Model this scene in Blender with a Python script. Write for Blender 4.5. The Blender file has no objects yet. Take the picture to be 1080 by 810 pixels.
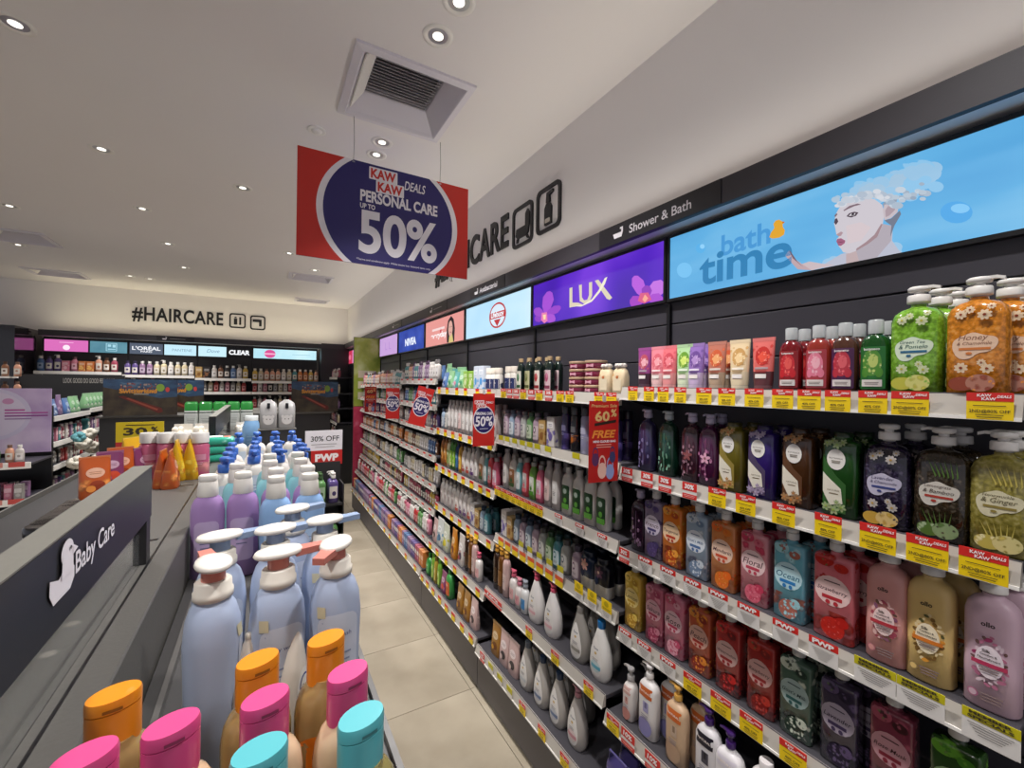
import bpy, math, random
from mathutils import Vector, Matrix
random.seed(7)
SC = bpy.context.scene
COL = SC.collection
# ------------------------------------------------------------------ camera
FPX, W0, H0 = 452.6, 1080.0, 810.0
YAW, PITCH, ROLL = math.radians(30.09), math.radians(-0.08), math.radians(0.79)
CAMZ = 1.75
_f = Vector((math.sin(YAW), math.cos(YAW), 0)); _r = Vector((math.cos(YAW), -math.sin(YAW), 0)); _u = Vector((0, 0, 1))
_f2 = _f * math.cos(PITCH) + _u * math.sin(PITCH); _u2 = _u * math.cos(PITCH) - _f * math.sin(PITCH)
R3 = _r * math.cos(ROLL) + _u2 * math.sin(ROLL); U3 = _u2 * math.cos(ROLL) - _r * math.sin(ROLL)
cam_d = bpy.data.cameras.new('camera'); cam = bpy.data.objects.new('camera', cam_d); COL.objects.link(cam)
cam_d.sensor_width = 36.0; cam_d.lens = FPX / W0 * 36.0; cam_d.clip_start = 0.02; cam_d.clip_end = 60
cam.matrix_world = Matrix(((R3.x, U3.x, -_f2.x, 0), (R3.y, U3.y, -_f2.y, 0), (R3.z, U3.z, -_f2.z, CAMZ), (0, 0, 0, 1)))
SC.camera = cam
def ray(px, py):
    return R3 * ((px - 540) / FPX) - U3 * ((py - 405) / FPX) + _f2
def at_x(px, py, X): d = ray(px, py); return d * (X / d.x) + Vector((0, 0, CAMZ))
def at_y(px, py, Y): d = ray(px, py); return d * (Y / d.y) + Vector((0, 0, CAMZ))
def at_z(px, py, Z): d = ray(px, py); return d * ((Z - CAMZ) / d.z) + Vector((0, 0, CAMZ))
# ------------------------------------------------------------------ world, exposure
SC.view_settings.view_transform = 'Standard'; SC.view_settings.look = 'None'
SC.view_settings.exposure = 0.1; SC.view_settings.gamma = 1.0; SC.view_settings.use_curve_mapping = False
wd = bpy.data.worlds.new('store_ambience'); SC.world = wd; wd.use_nodes = True
wd.node_tree.nodes['Background'].inputs[0].default_value = (0.94, 0.94, 1.06, 1)
wd.node_tree.nodes['Background'].inputs[1].default_value = 0.4
SC.cycles.use_denoising = True
SC.cycles.max_bounces = 6; SC.cycles.transparent_max_bounces = 8
SPOT_W, COVE_W = 78.0, .5     # watts per downlight; strength of the visible cove strips
COVE_RIGHT, COVE_BACK = 14.0, 8.0     # watts of the upward cove lamps on the fascias
# ceiling downlights: photo pixels of the fittings, placed on the ceiling plane
CEIL = 3.2
DOWN_PX = [(462, 38), (484, 2), (16, 25), (403, 150), (397, 163), (107, 157), (256, 198), (150, 220), (10, 217), (177, 257), (19, 258), (194, 282), (305, 267), (332, 285), (137, 291), (158, 294)]
# ------------------------------------------------------------------ materials
_M = {}
def lin(h):
    h = h.lstrip('#'); c = [int(h[i:i + 2], 16) / 255 for i in (0, 2, 4)]
    return tuple(x / 12.92 if x <= .04045 else ((x + .055) / 1.055) ** 2.4 for x in c) + (1,)
def newmat(name):
    m = bpy.data.materials.new(name); m.use_nodes = True
    return m, m.node_tree, m.node_tree.nodes['Principled BSDF']
def C(h, r=.45, metal=0, coat=0, trans=0, emi=0, alpha=1, vary=0, bump=0, bscale=60):
    k = (h, r, metal, coat, trans, emi, alpha, vary, bump, bscale)
    if k in _M: return _M[k]
    m, nt, p = newmat('plain_' + h.lstrip('#') + ('_lit' if emi else ''))
    c = lin(h); p.inputs['Base Color'].default_value = c; p.inputs['Roughness'].default_value = r
    p.inputs['Metallic'].default_value = metal; p.inputs['Coat Weight'].default_value = coat
    p.inputs['Transmission Weight'].default_value = trans; p.inputs['Alpha'].default_value = alpha
    if emi:
        p.inputs['Emission Color'].default_value = c; p.inputs['Emission Strength'].default_value = emi
        p.inputs['Base Color'].default_value = (.02, .02, .02, 1); p.inputs['Roughness'].default_value = .5
        p.inputs['Specular IOR Level'].default_value = .1
    if vary or bump:
        tc = nt.nodes.new('ShaderNodeTexCoord'); nz = nt.nodes.new('ShaderNodeTexNoise')
        nz.inputs['Scale'].default_value = bscale; nz.inputs['Detail'].default_value = 4
        nt.links.new(tc.outputs['Object'], nz.inputs['Vector'])
        if vary:
            mx = nt.nodes.new('ShaderNodeMix'); mx.data_type = 'RGBA'
            mx.inputs[6].default_value = tuple(x * (1 - vary) for x in c[:3]) + (1,)
            mx.inputs[7].default_value = tuple(min(1, x * (1 + vary)) for x in c[:3]) + (1,)
            nt.links.new(nz.outputs['Fac'], mx.inputs[0]); nt.links.new(mx.outputs[2], p.inputs['Base Color'])
        if bump:
            b = nt.nodes.new('ShaderNodeBump'); b.inputs['Strength'].default_value = bump; b.inputs['Distance'].default_value = .002
            nt.links.new(nz.outputs['Fac'], b.inputs['Height']); nt.links.new(b.outputs[0], p.inputs['Normal'])
    _M[k] = m
    return m
def printed(base, blobs, r=.25, coat=.4, emi=0):
    """printed pack: base colour with blobs (colour, scale, threshold, zlo, zhi, seed) in local metres"""
    k = ('pr', base, tuple(blobs), r, coat, emi)
    if k in _M: return _M[k]
    m, nt, p = newmat('printed_' + base.lstrip('#')); N = nt.nodes; L = nt.links
    p.inputs['Roughness'].default_value = r; p.inputs['Coat Weight'].default_value = coat
    tc = N.new('ShaderNodeTexCoord'); sx = N.new('ShaderNodeSeparateXYZ'); L.new(tc.outputs['Object'], sx.inputs[0])
    cur = None
    for (c, s, th, z0, z1, seed) in blobs:
        mp = N.new('ShaderNodeMapping'); mp.inputs['Location'].default_value = (seed * 1.7, seed * .9, seed * .37)
        nz = N.new('ShaderNodeTexNoise'); nz.inputs['Scale'].default_value = s * 2.2; nz.inputs['Detail'].default_value = 3; L.new(tc.outputs['Object'], nz.inputs['Vector'])
        va = N.new('ShaderNodeVectorMath'); va.operation = 'MULTIPLY_ADD'; va.inputs[1].default_value = (.5 / s,) * 3
        L.new(nz.outputs['Color'], va.inputs[0]); L.new(tc.outputs['Object'], va.inputs[2]); L.new(va.outputs[0], mp.inputs[0])
        v = N.new('ShaderNodeTexVoronoi'); v.inputs['Scale'].default_value = s; L.new(mp.outputs[0], v.inputs['Vector'])
        a = N.new('ShaderNodeMapRange'); a.inputs[1].default_value = th + .07; a.inputs[2].default_value = th - .07; L.new(v.outputs['Distance'], a.inputs[0])
        g = N.new('ShaderNodeMath'); g.operation = 'GREATER_THAN'; g.inputs[1].default_value = z0; L.new(sx.outputs[2], g.inputs[0])
        l = N.new('ShaderNodeMath'); l.operation = 'LESS_THAN'; l.inputs[1].default_value = z1; L.new(sx.outputs[2], l.inputs[0])
        m1 = N.new('ShaderNodeMath'); m1.operation = 'MULTIPLY'; L.new(a.outputs[0], m1.inputs[0]); L.new(g.outputs[0], m1.inputs[1])
        m2 = N.new('ShaderNodeMath'); m2.operation = 'MULTIPLY'; L.new(m1.outputs[0], m2.inputs[0]); L.new(l.outputs[0], m2.inputs[1])
        mx = N.new('ShaderNodeMix'); mx.data_type = 'RGBA'; L.new(m2.outputs[0], mx.inputs[0])
        if cur is None: mx.inputs[6].default_value = lin(base)
        else: L.new(cur, mx.inputs[6])
        if th < 1:
            sh = N.new('ShaderNodeValToRGB'); e = sh.color_ramp.elements; cl = lin(c)
            e[0].position = 0; e[0].color = tuple(min(1, x * .45) for x in cl[:3]) + (1,); e[1].position = .12; e[1].color = tuple(min(1, x * 1.25 + .02) for x in cl[:3]) + (1,)
            e2 = e.new(.4); e2.color = tuple(x * .7 for x in cl[:3]) + (1,)
            L.new(v.outputs['Distance'], sh.inputs[0]); L.new(sh.outputs[0], mx.inputs[7])
        else: mx.inputs[7].default_value = lin(c)
        cur = mx.outputs[2]
    if emi:
        L.new(cur, p.inputs['Emission Color']); p.inputs['Emission Strength'].default_value = emi; p.inputs['Base Color'].default_value = (.02, .02, .02, 1)
        p.inputs['Specular IOR Level'].default_value = .1
    else: L.new(cur, p.inputs['Base Color'])
    _M[k] = m
    return m
def ramp_noise(name, stops, scale, r=.5, emi=0, detail=3, stretch=(1, 1, 1), bump=0, coat=0):
    """printed or cast surface with a noise-driven colour ramp"""
    k = ('rn', name)
    if k in _M: return _M[k]
    m, nt, p = newmat(name); N = nt.nodes; L = nt.links
    tc = N.new('ShaderNodeTexCoord'); mp = N.new('ShaderNodeMapping'); mp.inputs['Scale'].default_value = stretch
    nz = N.new('ShaderNodeTexNoise'); nz.inputs['Scale'].default_value = scale; nz.inputs['Detail'].default_value = detail
    rp = N.new('ShaderNodeValToRGB'); el = rp.color_ramp.elements
    while len(el) < len(stops): el.new(.5)
    for e, (pos, h) in zip(el, stops): e.position = pos; e.color = lin(h)
    L.new(tc.outputs['Object'], mp.inputs[0]); L.new(mp.outputs[0], nz.inputs['Vector']); L.new(nz.outputs['Fac'], rp.inputs[0])
    p.inputs['Roughness'].default_value = r; p.inputs['Coat Weight'].default_value = coat
    if emi:
        L.new(rp.outputs[0], p.inputs['Emission Color']); p.inputs['Emission Strength'].default_value = emi
        p.inputs['Base Color'].default_value = (.02, .02, .02, 1); p.inputs['Specular IOR Level'].default_value = .1
    else: L.new(rp.outputs[0], p.inputs['Base Color'])
    if bump:
        b = N.new('ShaderNodeBump'); b.inputs['Strength'].default_value = bump; b.inputs['Distance'].default_value = .003
        L.new(nz.outputs['Fac'], b.inputs['Height']); L.new(b.outputs[0], p.inputs['Normal'])
    _M[k] = m
    return m
# ------------------------------------------------------------------ mesh builder
_TX = {}
def text_geo(s, bold=0.0, shear=0.0, space=1.0, res=2):
    """outline text at size 1 -> (verts2d, faces, xmin, xmax, ymin, ymax)"""
    k = (s, bold, shear, space, res)
    if k in _TX: return _TX[k]
    cu = bpy.data.curves.new('lettering', 'FONT'); cu.body = s; cu.size = 1; cu.offset = bold; cu.shear = shear
    cu.resolution_u = res; cu.space_character = space; cu.space_line = .8
    cu.align_x = 'CENTER'
    ob = bpy.data.objects.new('lettering', cu)
    me = ob.to_mesh()
    v = [(q.co.x, q.co.y) for q in me.vertices]; f = [tuple(q.vertices) for q in me.polygons]
    ob.to_mesh_clear(); bpy.data.objects.remove(ob); bpy.data.curves.remove(cu)
    if not v: v = [(0, 0), (1, 0), (0, 1)]; f = [(0, 1, 2)]
    xs = [a for a, b in v]; ys = [b for a, b in v]
    _TX[k] = (v, f, min(xs), max(xs), min(ys), max(ys))
    return _TX[k]
class MB:
    def __init__(s): s.v = []; s.f = []; s.fm = []; s.fs = []; s.mats = []
    def _mi(s, m):
        if m not in s.mats: s.mats.append(m)
        return s.mats.index(m)
    def add(s, vs, fs, m, smooth=False):
        o = len(s.v); s.v += [tuple(q) for q in vs]; mi = s._mi(m)
        for f in fs: s.f.append(tuple(i + o for i in f)); s.fm.append(mi); s.fs.append(smooth)
    def box(s, x0, x1, y0, y1, z0, z1, m, ch=0):
        if ch <= 0:
            s.add([(x0, y0, z0), (x1, y0, z0), (x1, y1, z0), (x0, y1, z0), (x0, y0, z1), (x1, y0, z1), (x1, y1, z1), (x0, y1, z1)],
                  [(3, 2, 1, 0), (4, 5, 6, 7), (0, 1, 5, 4), (1, 2, 6, 5), (2, 3, 7, 6), (3, 0, 4, 7)], m)
        else:   # chamfered in plan and at top / bottom
            def ring(i, z): return [(x0 + i + ch, y0 + i, z), (x1 - i - ch, y0 + i, z), (x1 - i, y0 + i + ch, z), (x1 - i, y1 - i - ch, z), (x1 - i - ch, y1 - i, z), (x0 + i + ch, y1 - i, z), (x0 + i, y1 - i - ch, z), (x0 + i, y0 + i + ch, z)]
            s.loft([ring(ch * .7, z0), ring(0, z0 + ch), ring(0, z1 - ch), ring(ch * .7, z1)], m, False)
        return s
    def loft(s, rings, m, smooth=True, cap0=True, cap1=True, closed=True):
        n = len(rings[0]); vs = [p for r in rings for p in r]; fs = []
        for k in range(len(rings) - 1):
            for i in range(n if closed else n - 1):
                j = (i + 1) % n; fs.append((k * n + i, k * n + j, (k + 1) * n + j, (k + 1) * n + i))
        s.add(vs, fs, m, smooth)
        if cap0: s.add(rings[0], [tuple(range(n))[::-1]], m)
        if cap1: s.add(rings[-1], [tuple(range(n))], m)
        return s
    def cyl(s, cx, cy, z0, z1, r, m, n=16, r1=None, smooth=True):
        r1 = r if r1 is None else r1
        c = [(math.cos(2 * math.pi * i / n), math.sin(2 * math.pi * i / n)) for i in range(n)]
        return s.loft([[(cx + r * a, cy + r * b, z0) for a, b in c], [(cx + r1 * a, cy + r1 * b, z1) for a, b in c]], m, smooth)
    def lathe(s, prof, m, n=20, cx=0, cy=0, sy=1.0, smooth=True):
        c = [(math.cos(2 * math.pi * i / n), math.sin(2 * math.pi * i / n)) for i in range(n)]
        return s.loft([[(cx + r * a, cy + r * b * sy, z) for a, b in c] for r, z in prof], m, smooth)
    def tube(s, pts, r, m, n=8, smooth=True):
        P = [Vector(p) for p in pts]; rings = []
        for i, p in enumerate(P):
            t = (P[min(i + 1, len(P) - 1)] - P[max(i - 1, 0)]).normalized()
            a = t.cross(Vector((0, 0, 1)));  a = a.normalized() if a.length > 1e-3 else Vector((1, 0, 0))
            b = t.cross(a); rr = r[i] if isinstance(r, (list, tuple)) else r
            rings.append([tuple(p + a * (rr * math.cos(2 * math.pi * k / n)) + b * (rr * math.sin(2 * math.pi * k / n))) for k in range(n)])
        return s.loft(rings, m, smooth)
    def poly(s, pts, y, m, thick=0):
        """polygon in the x-z plane facing -y; thick gives it depth towards +y"""
        n = len(pts)
        if not thick: s.add([(a, y, b) for a, b in pts], [tuple(range(n))], m); return s
        return s.loft([[(a, y + thick, b) for a, b in pts], [(a, y, b) for a, b in pts]], m, False)
    def text(s, t, cx, cz, width, y, m, bold=0, shear=0, height=None, thick=0, space=1.0, fn=None):
        v, f, x0, x1, y0, y1 = text_geo(t, bold, shear, space, 7 if width > .1 else 2)
        kx = width / (x1 - x0); kz = height / (y1 - y0) if height else kx
        pts = []
        for a, b in v:
            X = cx + (a - (x0 + x1) / 2) * kx; Z = cz + (b - (y0 + y1) / 2) * kz
            pts.append((X, fn(X, Z) if fn else y, Z))
        s.add(pts, f, m)
        if thick:
            s.add([(a, b + thick, c) for a, b, c in pts], [q[::-1] for q in f], m)
            ed = {}
            for q in f:
                for i in range(len(q)):
                    e = (q[i], q[(i + 1) % len(q)]); ed[e] = ed.get(e, 0) + 1
            side = [e for e in ed if (e[1], e[0]) not in ed]; n = len(pts)
            s.add(pts + [(a, b + thick, c) for a, b, c in pts], [(e[1], e[0], e[0] + n, e[1] + n) for e in side], m)
        return s
    def mesh(s, name):
        me = bpy.data.meshes.new(name); me.from_pydata(s.v, [], s.f)
        for m in s.mats: me.materials.append(m)
        me.polygons.foreach_set('material_index', s.fm); me.polygons.foreach_set('use_smooth', s.fs)
        me.update()
        return me
def link(name, me, parent=None, loc=(0, 0, 0), rot=0):
    o = bpy.data.objects.new(name, me); COL.objects.link(o); o.location = loc; o.rotation_euler = (0, 0, rot)
    if parent is not None: o.parent = parent
    return o
def obj(name, mb, parent=None, loc=(0, 0, 0), rot=0): return link(name, mb.mesh(name), parent, loc, rot)
def thing(name, label, cat, loc=(0, 0, 0), rot=0, group=None):
    o = link(name, None, None, loc, rot); o.empty_display_size = .05; o['label'] = label; o['category'] = cat
    if group: o['group'] = group
    return o
def tag(o, label, cat, group=None):
    o['label'] = label; o['category'] = cat
    if group: o['group'] = group
    return o
def struct(o): o['kind'] = 'structure'; return o
def rrect(x0, x1, z0, z1, r, n=5):
    p = []
    for cx, cz, a in ((x1 - r, z0 + r, -90), (x1 - r, z1 - r, 0), (x0 + r, z1 - r, 90), (x0 + r, z0 + r, 180)):
        for i in range(n + 1): t = math.radians(a + 90 * i / n); p.append((cx + r * math.cos(t), cz + r * math.sin(t)))
    return p
def ell(cx, cz, rx, rz, n=20, rot=0):
    return [(cx + rx * math.cos(t) * math.cos(rot) - rz * math.sin(t) * math.sin(rot), cz + rx * math.cos(t) * math.sin(rot) + rz * math.sin(t) * math.cos(rot)) for t in [2 * math.pi * i / n for i in range(n)]]
FACE_AISLE = -math.pi / 2     # a thing whose front (-y) looks across the aisle from the right wall
# ------------------------------------------------------------------ setting
XW, XS, XB, XK = 1.44, 1.17, 1.11, 1.06        # back panels, upper shelf fronts, low shelf fronts, base front
YB = [0.2, 1.2, 2.2, 3.2, 4.2, 5.2, 6.2]       # bay joints along the right wall
YBACK = 9.2
DARK = C('#35333a', .42, bump=.15, bscale=300); DARKER = C('#211f24', .4); BLACK = C('#0d0d10', .35)
WHITE = C('#e9e6e0', .4); PAINT = C('#e5e1e0', .9, vary=.015, bscale=2)
METAL = C('#c9c9cb', .3, metal=.9)
fl = MB().box(-7, 1.6, -3.2, 9.4, -.06, -.006, C('#6d675d', .8)); floor = struct(obj('floor', fl))
TILE = ramp_noise('stone_tile', [(.3, '#968b78'), (.5, '#a69b88'), (.72, '#b2a794')], 2.2, .42, detail=7, bump=.05)
tme = MB().box(.0015, 1.1985, .0015, .5985, -.006, 0, TILE, .0012).mesh('tile')
for i in range(-5, 2):
    for j in range(-8, 13):
        x = 1.045 + (i - 1) * 1.2; y = 2.228 + (j - 1) * .6
        if x > -6 and x < 1.3 and y > -3 and y < 9.2: link('tile', tme, floor, (x + 0.0, y, 0))
VENTS = [(.325, .885, 1.91, 2.47, 'square slatted air vent directly above hanging red sale sign')]
for (px, py, w, d, lb) in [(328, 293, .28, .2, 'small slatted ceiling vent behind the hanging sale sign'), (329, 317, .28, .16, 'narrow ceiling vent by back corner above right shelving'),
                           (18, 249, .27, .27, 'square ceiling vent far from sale sign over cosmetics shelves'), (60, 288, .3, .22, 'ceiling vent close to back wall above pink light box')]:
    p = at_z(px, py, CEIL); VENTS.append((p.x - w, p.x + w, p.y - d, min(p.y + d, 9.1), lb))
holes = []
for x0, x1, y0, y1, lb in VENTS:
    cx, cy = (x0 + x1) / 2, (y0 + y1) / 2; holes.append((cx - (x1 - x0) * .45, cx + (x1 - x0) * .45, cy - (y1 - y0) * .45, cy + (y1 - y0) * .45))
cxs = sorted({-7, 1.6} | {h[i] for h in holes for i in (0, 1)}); cys = sorted({-3.2, 9.4} | {h[i] for h in holes for i in (2, 3)})
cm = MB()
for xa, xb in zip(cxs, cxs[1:]):
    for ya, yb in zip(cys, cys[1:]):
        mx_, my_ = (xa + xb) / 2, (ya + yb) / 2
        if not any(h[0] < mx_ < h[1] and h[2] < my_ < h[3] for h in holes): cm.box(xa, xb, ya, yb, CEIL, CEIL + .16, PAINT)
cm.box(-7, 1.6, -3.2, 9.4, CEIL + .161, CEIL + .2, PAINT)
struct(obj('ceiling', cm))
struct(obj('wall_right', MB().box(1.462, 1.6, -3.2, 9.4, 0, CEIL, PAINT)))
struct(obj('wall_back', MB().box(-7, 1.462, YBACK, 9.4, 0, CEIL, PAINT)))
# ------------------------------------------------------------------ ceiling fittings
GLOW = C('#fff6ea', emi=2.2)
def downlight_mesh():
    a = MB().lathe([(.058, -.004), (.062, 0), (.062, .0), (.045, -.004), (.044, -.004)], WHITE, 24)
    a = MB(); n = 24
    c = [(math.cos(2 * math.pi * i / n), math.sin(2 * math.pi * i / n)) for i in range(n)]
    a.loft([[(r * p, r * q, z) for p, q in c] for r, z in ((.064, 0), (.062, -.005), (.05, -.006), (.042, -.001))], WHITE, True, False, False)
    b = MB().lathe([(.042, -.0015), (.036, -.001), (.03, -.0012)], METAL, 24)
    e = MB().lathe([(.022, -.003), (.018, -.0045), (.004, -.005)], GLOW, 20)
    return a.mesh('trim_ring'), b.mesh('reflector'), e.mesh('bulb')
DLM = downlight_mesh()
DSPOTS = [at_z(px, py, CEIL) for px, py in DOWN_PX] + [Vector((.62, .3, CEIL)), Vector((.62, -1.1, CEIL)), Vector((-.9, .4, CEIL)), Vector((-.9, -1.2, CEIL)), Vector((-3.2, 2.5, CEIL)), Vector((-3.2, .2, CEIL))]
for p in DSPOTS:
    t = thing('ceiling_downlight', 'round recessed white downlight glowing in the ceiling', 'ceiling light', (p.x, p.y, CEIL), 0, 'recessed downlights across the ceiling')
    for n_, m_ in zip(('trim_ring', 'reflector', 'bulb'), DLM): link(n_, m_, t)
    ld = bpy.data.lights.new('downlight_beam', 'SPOT'); ld.energy = SPOT_W; ld.spot_size = math.radians(104); ld.spot_blend = .65
    ld.shadow_soft_size = .05; ld.color = (1, .972, .955)
    lo = bpy.data.objects.new('downlight_beam', ld); COL.objects.link(lo); lo.parent = t; lo.location = (0, 0, -.03)
p = at_z(334, 137, CEIL)
t = thing('smoke_detector', 'plain white disc set in ceiling above hanging sign', 'smoke detector', (p.x, p.y, CEIL))
obj('base_plate', MB().lathe([(.05, 0), (.05, -.006), (.046, -.008)], WHITE, 24), t); obj('sensor_dome', MB().lathe([(.03, -.008), (.026, -.014), (.01, -.016)], WHITE, 20), t)
VF = C('#d6d2da', .5); VS = C('#b9b5ba', .5); VD = C('#2c2a2e', .7)
def vent(label, x0, x1, y0, y1):
    t = thing('ceiling_vent', label, 'air vent', ((x0 + x1) / 2, (y0 + y1) / 2, CEIL), 0)
    w, d = (x1 - x0) / 2, (y1 - y0) / 2; f = MB(); k = .27
    def ring(s, z): return [(-w * s, -d * s, z), (w * s, -d * s, z), (w * s, d * s, z), (-w * s, d * s, z)]
    f.loft([ring(1, 0), ring(1, -.012), ring(.88, -.018), ring(.86, -.012), ring(.84, .0), ring(.62, .08), ring(.6, .12)], VF, False, False, False)
    obj('frame', f, t)
    obj('backing', MB().box(-w * .62, w * .62, -d * .62, d * .62, .12, .125, VD), t)
    sl = MB(); e = w * .59; sl.loft([[(-e, -.008, .07), (e, -.008, .07), (e, .008, .088), (-e, .008, .088)], [(-e, -.011, .07), (e, -.011, .07), (e, .005, .088), (-e, .005, .088)]], VS, False)
    sm = sl.mesh('slat'); n = 15
    for i in range(n): link('slat', sm, t, (0, -d * .56 + i * d * 1.12 / (n - 1), 0))
    obj('deflector', MB().loft([[(-w * .8, -d * .74, -.004), (-w * .58, -d * .6, .075), (-w * .58, d * .6, .075), (-w * .8, d * .74, -.004)], [(-w * .82, -d * .74, 0), (-w * .6, -d * .6, .079), (-w * .6, d * .6, .079), (-w * .82, d * .74, 0)]], WHITE, False), t)
for v_ in VENTS: vent(v_[4], *v_[:4])
# ------------------------------------------------------------------ hanging sale sign
RED = C('#c3281c', .4); NAVY = C('#221a62', .4); SWHITE = C('#e4e0e4', .4)
SX0, SX1, SZ0, SZ1, SY = .137, 1.087, 2.392, 2.95, 2.45
sw, sh = SX1 - SX0, SZ1 - SZ0
t = thing('hanging_sign', 'red and navy hanging sale sign reading up to 50%', 'sign', (SX0, SY, SZ0))
obj('board', MB().box(0, sw, 0, .006, 0, sh, C('#3b3560', .5)), t)
def clipped(a, b, cx, n=24):
    L = []; Rr = []
    for i in range(n + 1):
        z = sh * i / n; x = a * math.sqrt(max(0, 1 - ((z - sh / 2) / b) ** 2)); L.append((cx - x, z)); Rr.append((cx + x, z))
    return L + Rr[::-1]
d = MB(); d.poly([(0, 0), (sw, 0), (sw, sh), (0, sh)], -.0003, RED); d.poly(clipped(.395, .366, sw * .51)[::-1], -.0006, SWHITE); d.poly(clipped(.362, .345, sw * .51)[::-1], -.0012, NAVY)
def un(u, v): return u * sw, (1 - v) * sh
for (s_, u0, u1, v, hh, bo) in [('PERSONAL CARE', .325, .79, .325, .115, .035), ('UP TO', .325, .41, .425, .05, .03), ('50%', .32, .79, .675, .43, .028)]:
    x, z = un((u0 + u1) / 2, v); d.text(s_, x, z, (u1 - u0) * sw, -.0018, SWHITE, bo, 0, hh * sh)
for (u, v) in ((.455, .085), (.495, .205)):
    x, z = un(u, v); d.poly(rrect(x - .078, x + .078, z - .034, z + .034, .004), -.0016, SWHITE); d.text('KAW', x, z, .138, -.0022, RED, .04, 0, .054)
x, z = un(.645, .13); d.text('DEALS', x, z, .125, -.0018, SWHITE, .012, .25, .052)
x, z = un(.53, .955); d.text('*Terms and conditions apply. While stocks last. Selected items only.', x, z, .42, -.0018, SWHITE, .005, 0, .014)
obj('printed_face', d, t)
for x in (.272, .765):
    obj('wire', MB().tube([(x, .003, sh - .02), (x + .004, .003, sh + .1), (x, .003, CEIL - SZ0 - .012)], .0018, C('#8d8a86', .4, metal=.6), 6), t)
    obj('eyelet', MB().lathe([(.007, sh - .014), (.007, sh - .01), (.003, sh - .008)], METAL, 10, x, -.001), t)
for x in (.84, .85):
    obj('hook', MB().tube([(x, .003, .004), (x, .003, -.02), (x + .004, .003, -.026)], .002, BLACK, 6), t)
# ------------------------------------------------------------------ wall lettering
INK = C('#16151a', .5)
def islands(v, f):
    par = list(range(len(v)))
    def fd(a):
        while par[a] != a: par[a] = par[par[a]]; a = par[a]
        return a
    for q in f:
        for k in q[1:]: par[fd(k)] = fd(q[0])
    g = {}
    for q in f: g.setdefault(fd(q[0]), []).append(q)
    return g.values()
def raised_word(t, s_, x0, x1, z0, z1, th=.012, bold=.02):
    v, f, a0, a1, b0, b1 = text_geo(s_, bold, 0, 1.06, 6)
    for fs in islands(v, f):
        idx = sorted({i for q in fs for i in q}); mp = {i: k for k, i in enumerate(idx)}
        P = [(x0 + (v[i][0] - a0) / (a1 - a0) * (x1 - x0), z0 + (v[i][1] - b0) / (b1 - b0) * (z1 - z0)) for i in idx]
        F = [tuple(mp[i] for i in q) for q in fs]; m = MB()
        m.add([(a, -th, b) for a, b in P], F, INK); ed = {}
        for q in F:
            for i in range(len(q)): ed[(q[i], q[(i + 1) % len(q)])] = 1
        n = len(P); side = [e for e in ed if (e[1], e[0]) not in ed]
        m.add([(a, -th, b) for a, b in P] + [(a, 0, b) for a, b in P], [(e[1], e[0], e[0] + n, e[1] + n) for e in side], INK)
        obj('letter', m, t)
def icon_frame(t, x0, x1, z0, z1, th=.012):
    o = rrect(x0, x1, z0, z1, .04); i = rrect(x0 + .022, x1 - .022, z0 + .022, z1 - .022, .028); n = len(o)
    m = MB(); m.add([(a, -th, b) for a, b in o] + [(a, -th, b) for a, b in i], [(k, (k + 1) % n, n + (k + 1) % n, n + k) for k in range(n)], INK)
    m.loft([[(a, 0, b) for a, b in o], [(a, -th, b) for a, b in o]], INK, False, False, False); m.loft([[(a, -th, b) for a, b in i], [(a, 0, b) for a, b in i]], INK, False, False, False)
    obj('icon_border', m, t)
# right wall word: local x runs towards the viewer along the wall
t = thing('wall_lettering', 'tall black raised letters with bath icons on right wall', 'lettering', (1.462, 4.15, 2.6), FACE_AISLE)
raised_word(t, '#BATHCARE', .1, 1.56, .075, .335)
icon_frame(t, 1.62, 1.87, .05, .32); icon_frame(t, 1.915, 2.165, .06, .33)
b = MB(); b.poly([(1.665, .13), (1.675, .175), (1.83, .175), (1.82, .125), (1.80, .11), (1.69, .11)], -.012, INK, .012); b.poly([(1.68, .11), (1.70, .11), (1.69, .085), (1.675, .085)], -.012, INK, .012); b.poly([(1.79, .11), (1.81, .11), (1.825, .085), (1.81, .085)], -.012, INK, .012)
b.poly([(1.785, .175), (1.83, .175), (1.83, .25), (1.81, .275), (1.785, .25)], -.012, INK, .012); obj('bathtub_icon', b, t)
b = MB(); b.poly([(2.005, .1), (2.075, .1), (2.075, .2), (2.058, .225), (2.022, .225), (2.005, .2)], -.012, INK, .012); b.poly([(2.02, .23), (2.06, .23), (2.055, .27), (2.09, .28), (2.09, .295), (2.025, .29)], -.012, INK, .012)
b.poly(rrect(2.015, 2.065, .11, .135, .006), -.0135, C('#b9b2a8', .6), .001); obj('bottle_icon', b, t)
t = thing('wall_lettering', 'black raised hair department letters with icons on back wall', 'lettering', (-1.9, YBACK, 2.6), 0)
raised_word(t, '#HAIRCARE', .03, 1.27, .08, .335)
icon_frame(t, 1.36, 1.61, .08, .34); icon_frame(t, 1.68, 1.92, .07, .33)
obj('cosmetics_icon', MB().box(1.43, 1.48, -.012, 0, .14, .25, INK).box(1.44, 1.47, -.012, 0, .26, .28, INK).box(1.51, 1.54, -.012, 0, .14, .28, INK), t)
b = MB(); b.poly([(1.72, .26), (1.86, .26), (1.86, .14), (1.82, .14), (1.82, .215), (1.72, .215)], -.012, INK, .012); obj('dryer_icon', b, t)
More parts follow.
